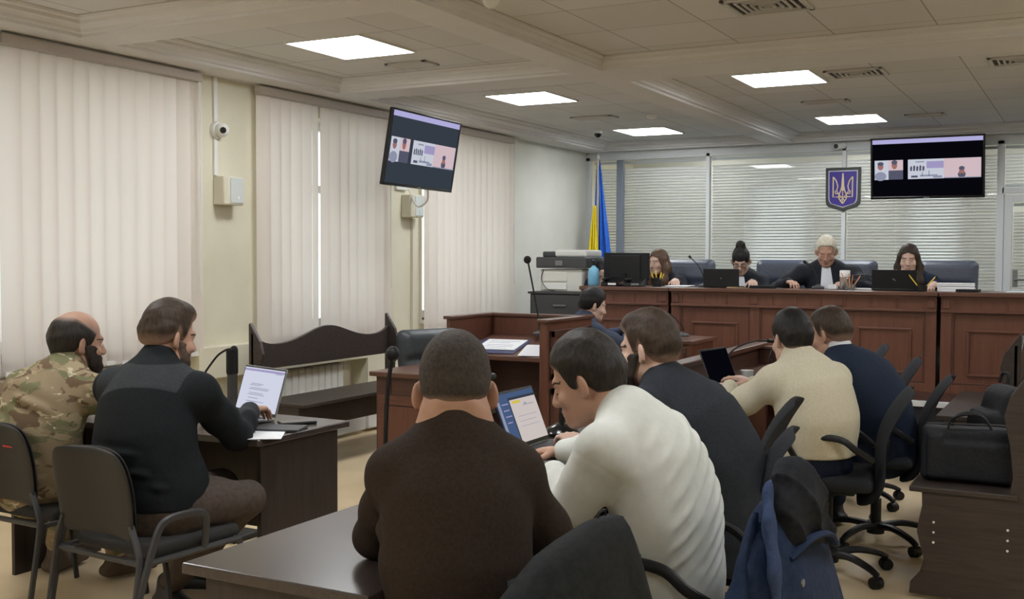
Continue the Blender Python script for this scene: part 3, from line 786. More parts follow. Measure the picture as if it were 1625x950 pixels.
# clerk's small desk below the bench
t = thing('desk', 'small reddish desk in front of the judges bench, beyond the witness stand', 'desk', (-3.15, 8.55, 0))
MB().box(-.36, .36, -.30, .28, .83, .86).build('desktop', M_mahogtop, t, bevel=.005)
MB().box(.30, .33, -.28, .26, 0, .83).build('side_panel', M_mahog, t, bevel=.003); MB().box(-.33, -.30, -.28, .26, 0, .83).build('side_panel', M_mahog, t, bevel=.003)
MB().box(-.30, .30, -.27, -.245, .05, .83).build('front_panel', M_mahog, t, bevel=.003)
g = MB(); frame_mold(g, .0, .28, .5, .8, -.27, .03, .01); g.build('face_moulding', M_mahogd, t, bevel=.003)

# ================================================================ wooden wall benches
def wall_bench(L, loc, rz, lab):
    t = thing('wooden_bench', lab, 'bench', loc, rz)
    prof = [(0, 0), (-.50, 0), (-.495, .05), (-.455, .10), (-.44, .16), (-.455, .22), (-.47, .28), (-.462, .34), (-.45, .40), (-.452, .46), (-.10, .46), (-.085, .56), (-.10, .70), (-.125, .82), (-.10, .91), (-.045, .99), (-.01, 1.04), (0, 1.03)]
    for x in (0, L - .03):
        mb = MB().prism(prof, 0, x, x + .03)
        p = mb.build('end_panel', M_benchwood, t, bevel=.003)
        xs_ = x - .0005 if x == 0 else x + .0305
        s = MB()
        for yy_ in (-.40, -.10):
            for zz in (.24, .285, .33): s.lathe([(.0055, -.002), (.0055, .002), (.001, .003)], (xs_, yy_, zz), 10, 0)
        s.build('screw_caps', M_white, p)
    MB().box(-.01, L + .01, -.505, -.06, .46, .485).build('seat', M_benchwood, t, bevel=.005)
    MB().box(.03, L - .03, -.445, -.42, .30, .46).build('apron', M_benchwood, t, bevel=.003)
    n = 40; top = []
    for k in range(n + 1):
        u = k / n; top.append((u * L, .865 + .115 * math.exp(-((u - .5) / .2) ** 2) + .10 * (abs(u - .5) * 2) ** 8))
    poly = [(0, .70)] + top + [(L, .70)]
    MB().prism(poly, 1, -.045, -.020).build('backrest', M_benchwood, t, bevel=.004)
    return t
wall_bench(1.72, (-5.34, 5.98, 0), rad(90), 'dark wooden bench with wavy backrest standing below the blind with bright slits')
wall_bench(1.9, (-.22, 7.02, .02), rad(-90), 'dark wooden bench with the black briefcase on its seat')
wall_bench(1.5, (-.42, 9.15, 0), rad(-90), 'dark wooden bench end by the dais step, beyond the backpack')

# ================================================================ chairs
def visitor_chair(loc, rz, lab, arms=True):
    t = thing('visitor_chair', lab, 'chair', loc, rz)
    s = SDF(); s.box((0, .02, .45), (.225, .215, .03), r=.028); soft('seat', s, .009, M_chairfab, t)
    bk = MB(); path = [(-.225, .50), (-.228, .53), (-.235, .60), (-.245, .68), (-.262, .76), (-.275, .81), (-.280, .83)]
    bk.slab(path, [.185, .205, .212, .215, .212, .195, .165], .035, .035)
    bk.build('backrest', M_chairshell, t, smooth=True, sub=1, angle=0)
    pd = MB(); pd.slab([(y + .024, z) for y, z in path], [a - .012 for a in [.185, .205, .212, .215, .212, .195, .165]], .03, .035)
    pd.build('back_pad', M_chairfab, t, smooth=True, sub=1, angle=0)
    for sx in (-1, 1):
        x = sx * .235
        MB().tube(spline([(x * .80, -.262, .56), (x * .95, -.262, .48), (x, -.265, .42), (x, -.30, .2), (x, -.335, .012)], 6), .014, 8, .62).build('leg', M_charc, t, smooth=True)
        MB().tube(spline([(x, .20, .43), (x, .225, .36), (x, .25, .2), (x, .275, .012)], 6), .014, 8, .62).build('leg', M_charc, t, smooth=True)
        MB().tube([(x, .21, .425), (x, -.245, .425)], .012, 8).build('side_rail', M_charc, t, smooth=True)
        if arms:
            MB().tube(spline([(x * .97, -.30, .2), (x * 1.06, -.24, .42), (x * 1.10, -.20, .54), (x * 1.13, -.16, .575), (x * 1.14, -.07, .58), (x * 1.13, -.01, .57), (x * 1.10, .02, .54), (x * 1.03, .03, .46), (x, .03, .425)], 6), .015, 8, .8).build('armrest', M_charc, t, smooth=True)
    MB().tube([(-.235, -.25, .425), (.235, -.25, .425)], .012, 8).build('cross_rail', M_charc, t, smooth=True)
    MB().tube([(-.235, .2, .425), (.235, .2, .425)], .012, 8).build('cross_rail', M_charc, t, smooth=True)
    return t
visitor_chair((-3.17, 3.02, 0), rad(-4), 'black visitor chair with armrests under the man in the black fleece')
vc = visitor_chair((-3.96, 3.22, 0), rad(-2), 'black visitor chair with a red tag on its back, under the camouflage man', False)
MB().box(.03, .10, -.282, -.276, .735, .742).build('maker_tag', M_red, vc)

def office_chair(loc, rz, lab, seat=.47, base=0., lean=0.):
    t = thing('office_chair', lab, 'chair', loc, rz, 'black swivel chairs at the row of desks')
    path = [(-.12, .385), (-.19, .40), (-.225, .47), (-.222, .56), (-.218, .64), (-.24, .73), (-.285, .82), (-.335, .89), (-.36, .92)]
    MB().slab([(y, z) for y, z in path], [.12, .17, .20, .21, .215, .215, .21, .18, .12], .035, .03).build('backrest', M_mesh, t, smooth=True, sub=1, angle=0)
    s = SDF(); s.box((0, .03, seat), (.235, .235, .035), r=.034); s.ell((0, .2, seat - .005), (.22, .07, .035), k=.03); soft('seat', s, .010, M_mesh, t)
    MB().box(-.12, .12, -.12, .14, seat - .07, seat - .035).build('mechanism', M_black, t, bevel=.01)
    MB().tube([(0, -.10, seat - .055), (0, -.19, seat - .05), (0, -.235, .50), (0, -.26, .66)], .022, 8, .5).build('back_bar', M_black, t, smooth=True)
    MB().tube([(0, 0, seat - .06), (0, 0, .24), (0, 0, .239), (0, 0, .07)], [.016, .016, .028, .028], 14).build('gas_lift', M_black, t, smooth=True)
    for sx in (-1, 1):
        MB().tube(spline([(sx * .20, .09, seat - .035), (sx * .265, .10, seat - .01), (sx * .275, .13, seat + .10), (sx * .272, .18, seat + .195), (sx * .27, .13, seat + .225), (sx * .268, -.05, seat + .22), (sx * .262, -.13, seat + .17), (sx * .22, -.20, seat + .12)], 6), .016, 8, .7).build('armrest', M_black, t, smooth=True)
    MB().lathe([(.02, .05), (.045, .055), (.05, .09), (.04, .115), (.025, .12)], n=20).build('hub', M_black, t, smooth=True)
    for k in range(5):
        a = base + k * 2 * PI / 5; c, s_ = math.cos(a), math.sin(a)
        leg = MB().tube(spline([(c * .03, s_ * .03, .095), (c * .14, s_ * .14, .105), (c * .25, s_ * .25, .085), (c * .305, s_ * .305, .062)], 4), np.linspace(.026, .017, 13), 8, .75).build('leg', M_black, t, smooth=True)
        ca = MB(); p = V(c * .30, s_ * .30, .027); n_ = V(-s_, c, 0)
        for q in (-1, 1): ca.tube([p + n_ * q * .008, p + n_ * q * .024], .027, 14)
        ca.tube([p + V(0, 0, .0), p + V(0, 0, .04)], .011, 8); ca.tube([p - n_ * .010, p + n_ * .010], .030, 12)
        ca.build('caster', M_black, leg, smooth=True)
    return t
OCH = [((-1.24, 2.10), 78, 'swivel chair hidden under the black coat, behind the brown sweater man', .2),
       ((-1.06, 3.00), 88, 'swivel chair hidden under the blue coat, behind the white sweater man', .5),
       ((-1.30, 3.82), 100, 'black swivel chair behind the bearded man in the charcoal suit', .9),
       ((-1.50, 4.70), 94, 'empty black swivel chair between the bearded man and the cream sweater man', .3),
       ((-1.12, 5.34), 99, 'black swivel chair with looped armrest under the cream sweater man', -.30),
       ((-1.02, 6.02), 92, 'black swivel chair under the man in the navy suit', -.15),
       ((-1.31, 6.98), 100, 'empty black swivel chair just beyond the man in the navy suit', .1),
       ((-1.66, 7.95), 102, 'farthest empty black swivel chair, close to the judges bench', .4)]
oc0 = office_chair((*OCH[0][0], 0), rad(OCH[0][1]), OCH[0][2], base=.2)
for (xy, a, lab, bs) in OCH[1:]: dup(oc0, (*xy, 0), rad(a), lab)

def exec_chair(loc, rz, lab, mat, z0=0., w_=.265, top=1.15, group=None):
    t = thing('leather_armchair', lab, 'chair', loc, rz, group)
    s = SDF(); R = np.array(Matrix.Rotation(rad(8), 3, 'X'))
    c = V(0, -.25, (.48 + top) / 2); s.box(c, (w_, .055, (top - .48) / 2), R, r=.054, k=.02)
    s.box(c + R @ V(0, .04, (top - .48) / 2 - .13), (w_ - .03, .05, .10), R, r=.05, k=.03)
    s.box(c + R @ V(0, .045, -.14), (w_ - .04, .05, .17), R, r=.05, k=.03)
    for zz in (-.02, .10):
        for xx_ in (-.12, 0, .12): s.ell(c + R @ V(xx_, .105, zz - .06), (.03, .018, .03), k=.03, op='-')
    soft('backrest', s, .011, mat, t)
    s = SDF(); s.box((0, .04, .46), (.25, .25, .06), r=.055); soft('seat', s, .012, mat, t)
    for sx in (-1, 1):
        s = SDF(); s.box((sx * .268, .0, .66), (.030, .19, .025), r=.024); soft('armrest', s, .010, mat, t)
        MB().tube([(sx * .265, .14, .65), (sx * .26, .12, .45), (sx * .2, .1, .42)], .014, 8).build('arm_support', M_black, t, smooth=True)
    MB().tube([(0, 0, .42), (0, 0, .08)], .03, 12).build('gas_lift', M_black, t, smooth=True)
    for k in range(5):
        a = .3 + k * 2 * PI / 5; MB().tube([(0, 0, .09), (.3 * math.cos(a), .3 * math.sin(a), .05), (.31 * math.cos(a), .31 * math.sin(a), .015)], .02, 8).build('leg', M_black, t, smooth=True)
    return t
ec = exec_chair((-3.62, 10.32, DZ), rad(186), 'navy leather armchair of the woman beside the large monitor', M_leather, group='navy leather armchairs behind the bench')
dup(ec, (-2.76, 10.44, DZ), rad(175), 'navy leather armchair of the woman with the hair bun')
dup(ec, (-2.12, 10.56, DZ), rad(180), 'navy leather armchair of the white-haired judge')
dup(ec, (-1.26, 10.50, DZ), rad(172), 'navy leather armchair of the dark-haired woman beside the stacked papers')
exec_chair((-4.08, 6.66, 0), rad(-115), 'slate leather armchair standing beside the witness stand', M_leatherg, top=.99)
# ================================================================ people
def rotm(yaw, pitch=0, roll=0):
    # local x right, y forward, z up; yaw>0 turns towards -x, pitch>0 looks down, roll>0 tilts to the right
    return np.array(Matrix.Rotation(rad(yaw), 3, 'Z') @ Matrix.Rotation(rad(-pitch), 3, 'X') @ Matrix.Rotation(rad(roll), 3, 'Y'))
def ik(a, c, l1, l2, hint):
    a = np.asarray(a, float); c = np.asarray(c, float); d = np.linalg.norm(c - a); u = (c - a) / d
    d = min(d, (l1 + l2) * .995); c = a + u * d
    x = (l1 * l1 - l2 * l2 + d * d) / (2 * d); h = math.sqrt(max(l1 * l1 - x * x, 0))
    p = np.asarray(hint, float); p = unit(p - u * (p @ u))
    return a + u * x + p * h, c
def add_hand(s, W, d, n, side, curl=25, sc=1., spread=6, k=.006, thumb=.75):
    # W wrist, d finger direction, n palm normal (out of the palm), side +1 right / -1 left
    d = unit(d); n = unit(n - d * (np.asarray(n) @ d)); t = np.cross(d, n) * side
    offs = [.030, .010, -.010, -.029]
    for i, o in enumerate(offs):
        K = W + sc * (d * (.088 - .005 * abs(i - 1.3)) + t * o)
        s.cone(W + sc * (d * .006 + t * o * .55), K, .0150 * sc, .0115 * sc, .014)
        L = [.92, 1., .95, .76][i]; p = K; ang = math.radians(curl * .7 + 4 * i); f = rad(spread) * (1.2 - i) / 1.5
        for j, sl in enumerate((.040, .026, .021)):
            dd = d * math.cos(f) + t * math.sin(f); dd = dd * math.cos(ang) + n * math.sin(ang)
            q = p + dd * sl * L * sc; s.cone(p, q, (.0095 - .001 * j) * sc, (.0085 - .001 * j) * sc, k); p = q; ang += math.radians(curl)
    b = W + sc * (d * .022 + t * .024); m = b + sc * .042 * unit(d * .6 + t * thumb + n * .35); e = m + sc * .030 * unit(d * .9 + t * .2 + n * .3)
    s.cone(W + sc * d * .01, b, .015 * sc, .0145 * sc, .012); s.cone(b, m, .0140 * sc, .011 * sc, .008); s.cone(m, e, .0105 * sc, .0085 * sc, .004)

def person(name, label, H, hyaw, hpitch, P, tyaw, mat_skin, hands, hroll=0, feet=None, knees=None, hs=1., girth=1., sw=.195, bulge=.05, neck_off=None,
           top=None, collar=None, bottom=None, shoe=None, hair=None, beard=None, vox=.0055, extra=None, elb=None, disp=None, sleeve_r=1., hem=.10, hand_par=None, topname='sweater', neckr=.057, female=False, top_extra=None, top_cls=None, top_mats=None, lap=True, shoulder=None, toes=None, ear=True, epos=None, kpos=None, hemz=None, waist=1., seam=False, lids=False, brow=None):
    H = np.asarray(H, float); P = np.asarray(P, float); R = rotm(hyaw, hpitch, hroll); tr = V(math.cos(rad(tyaw)), math.sin(rad(tyaw)), 0); tf = V(-math.sin(rad(tyaw)), math.cos(rad(tyaw)), 0)
    O = V(P[0], P[1], 0); Z = V(0, 0, 1)
    seams = seam
    hp = lambda x, y, z: H + R @ (V(x, y, z) * hs)
    no = neck_off or (0, -.075, -.125)
    N = H + no[0] * tr + no[1] * tf + no[2] * Z
    M = P + (N - P) * .5 - tf * bulge
    bez = lambda t: (1 - t) ** 2 * P + 2 * t * (1 - t) * (2 * M - .5 * (P + N)) + t * t * N
    up = unit(N - bez(.6)); fw = unit(tf - up * (tf @ up))
    shs = []
    for i, s_ in enumerate((1, -1)):
        sh = N + tr * s_ * sw - up * .085 + fw * .02
        if shoulder: sh = sh + V(*shoulder[i])
        shs.append(sh)
    arms = []
    for i, s_ in enumerate((1, -1)):
        hint = (tr * s_ * .5 - Z * .9 - tf * .15) if not elb else elb[i]
        e, w = ik(shs[i], hands[i], .295, .265, hint)
        if epos and epos[i] is not None: e, w = V(*epos[i]), np.asarray(hands[i], float)
        arms.append((shs[i], e, w))
    legs = []
    if lap:
        for i, s_ in enumerate((1, -1)):
            hip = P + tr * s_ * .095 - Z * .01
            ft = feet[i] if feet else P + tr * s_ * .13 + tf * .42 - Z * (P[2] - .09)
            ht = (tf * 1. + Z * .8 + tr * s_ * .15) if not knees else knees[i]
            k_, f_ = ik(hip, ft, .43, .42, ht)
            if kpos and kpos[i] is not None: k_, f_ = V(*kpos[i]), np.asarray(ft, float)
            legs.append((hip, k_, f_))
    # ---- body: one continuous skin surface
    s = SDF()
    s.chain([bez(.05), bez(.3), bez(.55), bez(.85)], [.14 * girth, .125 * girth, .145 * girth, .10], .06, ax=fw, fl=.72)
    s.cone(N - up * .02, hp(0, -.028, -.045), neckr * 1.06, neckr, .03)
    for sh, e, w in arms:
        s.cone(N - up * .03, sh, .055, .045, .04); s.cone(N * .45 + hp(0, -.028, -.045) * .55, sh * .6 + N * .4 - up * .01, .035, .035, .05); s.cone(sh, e, .052, .040, .03); s.cone(e, w, .038, .0265, .015)
    for a, b, c in legs: s.cone(a, b, .075, .052, .04); s.cone(b, c, .05, .036, .03)
    for i, s_ in enumerate((1, -1)):
        sh, e, w = arms[i]; fd = unit(w - e); par = (hand_par or [{}, {}])[i]
        add_hand(s, w, par.get('d', fd), par.get('n', -Z), s_, par.get('curl', 28), par.get('sc', 1.02), par.get('spread', 6))
    # head
    A = R
    s.ell(hp(0, -.012, .035), V(.0755, .099, .092) * hs, A, .02); s.ell(hp(0, -.035, .02), V(.074, .075, .078) * hs, A, .02)
    s.ell(hp(0, .030, -.035), V(.062, .066, .085) * hs, A, .025)
    jw = .9 if female else 1.
    s.ell(hp(0, .040, -.082), V(.052 * jw, .050, .036) * hs, A, .03); s.ell(hp(0, .078, -.104), V(.021, .016, .015) * hs, A, .022)
    s.cone(hp(.048 * jw, .0, -.072), hp(.02, .07, -.102), .016 * hs, .014 * hs, .025); s.cone(hp(-.048 * jw, .0, -.072), hp(-.02, .07, -.102), .016 * hs, .014 * hs, .025)
    s.cone(hp(-.034, .080, .018), hp(.034, .080, .018), .014 * hs, k=.015)
    for q in (1, -1):
        s.ell(hp(q * .044, .066, -.036), V(.022, .020, .020) * hs, A, .018)
        s.ell(hp(q * .033, .106, -.006), V(.020, .020, .011) * hs, A, .010, '-')
        s.ell(hp(q * .032, .079, -.007), V(.0135,) * 3 * hs if False else V(.0135, .0135, .0135) * hs, A, .002)
    s.cone(hp(0, .092, .004), hp(0, .113, -.036), .0085 * hs, .0125 * hs, .010)
    s.ell(hp(0, .105, -.042), V(.019, .012, .0095) * hs, A, .007)
    s.ell(hp(0, .091, -.066), V(.025, .012, .0065) * hs, A, .006); s.ell(hp(0, .090, -.078), V(.022, .012, .0070) * hs, A, .006)
    s.cone(hp(-.022, .104, -.0715), hp(.022, .104, -.0715), .0022 * hs, k=.003, op='-')
    if ear:
        for q in (1, -1):
            E_ = A @ np.array(Matrix.Rotation(rad(q * 38), 3, 'Z') @ Matrix.Rotation(rad(-10), 3, 'X'))
            s.ell(hp(q * .086, -.013, -.013), V(.0085, .0195, .0335) * hs, E_, .008)
            s.ell(hp(q * .096, .001, -.009), V(.006, .011, .019) * hs, E_, .004, '-')
            s.ell(hp(q * .076, -.004, -.038), V(.009, .012, .012) * hs, E_, .008)
    if extra: extra(s, hp, A, locals())
    def cls(c):
        q = (c - H) @ R / hs; m = np.zeros(len(c), int)
        lipz = np.abs(q[:, 2] + .072); m[(lipz < .0115) & (np.abs(q[:, 0]) < .024 - lipz * .6) & (q[:, 1] > .088)] = 1
        for sx in (1, -1):
            dv = q - V(sx * .032, .079, -.007); r_ = np.sqrt((dv ** 2).sum(1)); ey = (r_ < .0152) & (dv[:, 1] > .004)
            if lids: m[ey & (np.abs(dv[:, 2] + .0055 - dv[:, 0] ** 2 * 9) < .0022)] = 4
            else:
                m[ey & (np.abs(dv[:, 2]) < .0045)] = 2
                m[ey & (dv[:, 0] ** 2 + dv[:, 2] ** 2 < .0062 ** 2) & (np.abs(dv[:, 2]) < .0048)] = 3
            bz = .0195 - (np.abs(q[:, 0]) - .034) ** 2 * 9
            m[(np.abs(q[:, 2] - bz) < .0030) & (np.abs(q[:, 0] - sx * .034) < .021) & (q[:, 1] > .060)] = 4
        return m
    body = soft('person', s, vox, [mat_skin, M_lip, M_eyew, M_iris, brow or M_brow], origin=O, cls=cls, smooth_it=1)
    tag(body, label, 'person')
    ctx = dict(H=H, R=R, hp=hp, hs=hs, N=N, P=P, tr=tr, tf=tf, fw=fw, up=up, bez=bez, arms=arms, legs=legs, O=O, body=body, sw=sw)
    # ---- upper garment
    if top is not None:
        g = SDF(); G = girth
        g.chain([P - Z * hem * .2, bez(.22), bez(.5), bez(.74), bez(.9)], [.172 * G * waist, .158 * G * waist, .168 * G, .160 * G, .105], .07, ax=fw, fl=.74)
        if hem: g.cone(P - Z * hem, P + Z * .03, .176 * G * waist, .172 * G * waist, .05, ax=fw, fl=.80)
        hz = P[2] - hem * .8 if hemz is None else hemz; g.cut(lambda Q: (hz - Q[..., 2]) * .9)
        for sh, e, w in arms:
            q = sleeve_r
            g.cone(N - up * .01, sh, .058, .062, .05); g.cone(N + up * .015, sh * .55 + N * .45, .045, .045, .06); g.ell(sh, V(.066, .066, .066) * q, k=.05)
            g.chain([sh, sh * .45 + e * .55, e], [.064 * q, .060 * q, .053 * q], .035); g.chain([e, e * .5 + w * .5, w - unit(w - e) * .012], [.053 * q, .048 * q, .038 * q], .03)
        if collar: g.cone(N - up * .03, N + (hp(0, -.028, -.045) - N) * collar, neckr + .022, neckr + .014, .025)
        else: g.cone(N - up * .04, N + (hp(0, -.028, -.045) - N) * .12, neckr + .014, neckr + .007, .03)
        if top_extra: top_extra(g, ctx)
        if disp is None: dfn = lambda v, n: .0045 * wob(v, 16, 3, 3)
        else: dfn = lambda v, n: disp(v, n, ctx)
        if seam:
            d0 = dfn
            def dfn(v, n):
                o = d0(v, n)
                for sh, e, w in arms:
                    ad = unit(unit(e - sh) * .8 + (sh - N) / np.linalg.norm(sh - N) * .5); q = v - sh; t_ = q @ ad; r_ = np.linalg.norm(q - t_[:, None] * ad, axis=1)
                    o = o - .0022 * np.exp(-((t_ - .040) / .006) ** 2) * np.clip((.085 - r_) * 60, 0, 1)
                return o
        ctx['top'] = soft(topname, g, vox * 1.25, top, body, O, dfn, 3, attr=(lambda v: top_cls(v, ctx)) if top_cls else None)
    if bottom is not None and lap:
        g = SDF(); g.ell(P - Z * .01, V(.175 * girth, .142 * girth, .15), np.stack([tr, tf, Z], 1), .05)
        g.cone(P, bez(.16), .168 * girth, .160 * girth, .05, ax=fw, fl=.80)
        for a, b, c in legs: g.chain([a, a * .5 + b * .5, b], [.098, .088, .070], .04); g.chain([b, b * .5 + c * .5, c + unit(b - c) * .05], [.070, .064, .055], .03)
        ctx['bottom'] = soft('trousers', g, vox * 1.6, bottom, body, O, lambda v, n: .006 * wob(v, 17, 9, 3), 3)
    if shoe is not None and lap:
        for i, (a, b, c) in enumerate(legs):
            f = tf if not toes else unit(toes[i]); l_ = np.cross(f, Z); Rf = np.stack([l_, f, Z], 1); g = SDF(); z0 = c[2] - .085
            base = V(c[0], c[1], z0)
            g.box(base + f * .065 + Z * .022, V(.044, .135, .022), Rf, r=.020, k=.03); g.cone(base + f * .0 + Z * .04, c + Z * .02, .045, .044, .04); g.cone(base + f * .02 + Z * .045, base + f * .15 + Z * .03, .042, .030, .04)
            g.cut(lambda Q, z=z0: z - Q[..., 2])
            soft('shoe', g, .007, shoe, body, O)
    if hair: hair(ctx, vox)
    if beard: beard(ctx, vox)
    return ctx

# ---- hair makers: an inflated skull shell cut along a hairline
def smax(a, b, k): return -smin(-a, -b, k)
def hair_fn(mat, top=.016, side=.006, back=.010, nape=-.060, front=.062, temple=.012, quiff=0., bald=False, fadew=.02, amp=.003, wave=0., keep=.02):
    def f(ctx, vox):
        H, R, hp, hs = ctx['H'], ctx['R'], ctx['hp'], ctx['hs']; s = SDF()
        s.ell(hp(0, -.012, .035), V(.0755 + side, .099 + side, .092 + side) * hs, R, .015)
        s.ell(hp(0, -.035, .02), V(.074 + side, .075 + back, .080 + side) * hs, R, .015)
        for q in (.018, -.018): s.cone(hp(q, -.060, .0), hp(q * 1.1, -.050, -.085), (.040 + side) * hs, (.034 + side * .8) * hs, .03)
        if top > side: s.ell(hp(0, -.006, .052 + top * .45), V(.064 + side, .090, .076 + top * .5) * hs, R, .03)
        if quiff: s.ell(hp(0, .060, .090), V(.048, .028 + quiff * .4, .018 + quiff) * hs, R, .03); s.ell(hp(0, .02, .108), V(.052, .05, .014 + quiff) * hs, R, .03)
        def line(q):
            x, y, z = q[..., 0], q[..., 1], q[..., 2]
            h = np.interp(y, [-.12, -.07, -.04, -.022, -.006, .004, .014, .028, .040, .052, .068, .085, .12], [nape, nape, nape * .85, -.030, .006, -.010, -.034, -.034, temple - .004, front * .62, front * .90, front, front + .006])
            d = h - z
            if bald: d = np.maximum(d, (z - (.098 - .55 * np.maximum(y + .015, -.02) - .25 * np.maximum(y - .03, 0))) * .6)
            return d
        def cut(Q):
            q = (Q - H) @ R / hs; return line(q) * .8 * hs
        vs, qs = None, None
        base = s.mesh
        s.post = [('smax', cut)]
        def dsp(v, n):
            q = (v - H) @ R / hs; tk = np.clip(-line(q) / .03, 0.1, 1)
            return tk * (amp * wob(q * V(1, .45, .8), 95, 5, 2) + amp * .7 * wob(q, 38, 8, 2) + wave * np.sin(q[:, 0] * 150 + 3 * np.sin(q[:, 1] * 40)) * (q[:, 2] > .06))
        soft('hair', s, vox * .75, mat, ctx['body'], ctx['O'], dsp, 1, attr=lambda v: np.clip(-line((v - H) @ R / hs) / fadew, 0, 1))
    return f
def beard_fn(mat, t=.009, low=0., top=-.052, fadew=.012):
    def f(ctx, vox):
        H, R, hp, hs = ctx['H'], ctx['R'], ctx['hp'], ctx['hs']; s = SDF()
        s.ell(hp(0, .030, -.035), V(.062 + t * .5, .066 + t * .7, .085 + t) * hs, R, .02)
        s.ell(hp(0, .042, -.084), V(.052 + t, .050 + t, .036 + t) * hs, R, .03); s.ell(hp(0, .076, -.108 - low * .5), V(.026, .018 + t, .018 + t + low) * hs, R, .03)
        for q in (1, -1): s.cone(hp(q * .066, .010, -.020), hp(q * .046, .03, -.085), (.010 + t * .3) * hs, (.018 + t * .5) * hs, .02)
        def line(q):
            y, z, x = q[..., 1], q[..., 2], np.abs(q[..., 0])
            h = np.interp(x, [0, .02, .035, .05, .062, .09], [top, top - .004, top + .002, top + .016, .0, .005])
            d = np.maximum(z - h, -(y - .004 + (z + .05) * .45)); d = np.maximum(d, -(z + .150 + low * 2))
            mouth = np.sqrt((x / .022) ** 2 + ((z + .073) / .009) ** 2) - 1
            return np.maximum(d, np.where(y > .06, -mouth * .012, -1))
        s.post = [('smax', lambda Q: line((Q - H) @ R / hs) * hs)]
        soft('beard', s, vox * .75, mat, ctx['body'], ctx['O'], lambda v, n: .0022 * wob(v, 110, 4, 2), 1, attr=lambda v: np.clip(-line((v - H) @ R / hs) / fadew, 0, 1))
    return f
def both(*fs):
    def f(ctx, vox):
        for g in fs: g(ctx, vox)
    return f
def long_hair(mat, length=.22, width=.05, bun=False, parting=True, fringe=False):
    def f(ctx, vox):
        H, R, hp, hs = ctx['H'], ctx['R'], ctx['hp'], ctx['hs']; s = SDF(); Zd = V(0, 0, -1)
        s.ell(hp(0, -.014, .038), V(.084, .106, .098) * hs, R, .015)
        if bun:
            s.ell(hp(0, -.035, .150), V(.042, .042, .040) * hs, R, .02); s.cone(hp(0, -.02, .10), hp(0, -.035, .15), .045, .035, .03)
        else:
            s.ell(hp(0, -.055, -.03), V(.085, .062, .11) * hs, R, .03)
            for q in (1, -1):
                a = hp(q * .066, .010, .02); b = hp(q * .088, .0, -.07); c = b + Zd * length * .55 + ctx['tf'] * .02; e = c + Zd * length * .45 + ctx['tf'] * .03
                s.chain([a, b, c, e], [.030, .032, width * .75, .018], .03)
                a = hp(q * .045, -.07, -.06); s.chain([a, a + Zd * length * .6 - ctx['tf'] * .01, a + Zd * length - ctx['tf'] * .0], [.05, width, .02], .04)
        def cut(Q):
            q = (Q - H) @ R / hs; x, y, z = np.abs(q[..., 0]), q[..., 1], q[..., 2]
            fr = .028 if fringe else .075
            # keep the face window clear
            hw = np.interp(z, [-.3, -.12, -.02, fr - .03, fr], [.052, .056, .060, .052, -.02])
            face = np.minimum(hw - x, y - .005)
            d = face
            if bun: d = np.maximum(d, np.interp(y, [-.1, -.03, .0, .02], [-.05, -.035, .0, .0]) - z)
            return d * hs
        s.cut(cut)
        soft('hair', s, vox * .8, mat, ctx['body'], ctx['O'], lambda v, n: .003 * wob(v * V(1, 1, .25), 100, 5, 2), 1, attr=lambda v: np.ones(len(v)))
    return f

# garment folds as raised and sunken creases between 3D points
def creases(lines, base=.004):
    def f(v, n, ctx):
        o = base * wob(v, 16, 3, 3)
        for a, b, amp, w_ in lines:
            a = np.asarray(a, float); b = np.asarray(b, float); ab = b - a; L = ab @ ab
            t = np.clip(((v - a) @ ab) / L, 0, 1); d = np.linalg.norm(v - a - t[:, None] * ab, axis=1) / w_
            o += amp * np.sin(np.pi * t) ** .5 * (1 - 1.6 * d * d) * np.exp(-d * d)
        return o
    return f
# ================================================================ the people in the room
Zv = V(0, 0, 1)
def shirt_collar(ctx, mat, h=.55, r=.060, name='shirt_collar', open_=True):
    N, hp, fw, up = ctx['N'], ctx['hp'], ctx['fw'], ctx['up']; top = N + (hp(0, -.028, -.045) - N) * h
    s = SDF(); s.cone(N - up * .02, top, r + .014, r + .007, .01)
    soft(name, s, .006, mat, ctx['body'], ctx['O'])
from mathutils.bvhtree import BVHTree
def on_top(ctx, p, off):
    # nearest point of the garment in front of p, moved out by off
    if 'bvh' not in ctx:
        me = ctx['top'].data; ctx['bvh'] = BVHTree.FromPolygons([v.co.copy() for v in me.vertices], [tuple(q.vertices) for q in me.polygons])
    fw = ctx['fw']; o = p + fw * .6 - ctx['O']; h = ctx['bvh'].ray_cast(Vector(o), Vector(-fw))
    return (np.array(h[0]) + ctx['O'] if h[0] is not None else p) + fw * off
def bib(ctx, mat=None, w0=.030, w1=.052, t0=.97, t1=.40):
    tr, bz, fw = ctx['tr'], ctx['bez'], ctx['fw']; mb = MB(); n = 12; vs = []
    rows = [[on_top(ctx, bz(t0 + (t1 - t0) * k / n) + tr * q * (w0 + (w1 - w0) * k / n), .010 - .006 * abs(q)) for q in (-1, -.5, 0, .5, 1)] for k in range(n + 1)]
    vs = [p for r_ in rows for p in r_]; m = len(vs); vs += [p - fw * .014 for p in vs]; fs = []
    for k in range(n):
        for j in range(4): a = k * 5 + j; fs += [(a, a + 1, a + 6, a + 5), (m + a, m + a + 5, m + a + 6, m + a + 1)]
        a = k * 5; fs += [(a, a + 5, m + a + 5, m + a), (a + 4, m + a + 4, m + a + 9, a + 9)]
    for j in range(4): fs += [(j, m + j, m + j + 1, j + 1), (n * 5 + j, n * 5 + j + 1, m + n * 5 + j + 1, m + n * 5 + j)]
    mb.add(vs, fs); mb.build('white_bib', mat or C_white2, ctx['body'], world=ctx['O'], smooth=True)

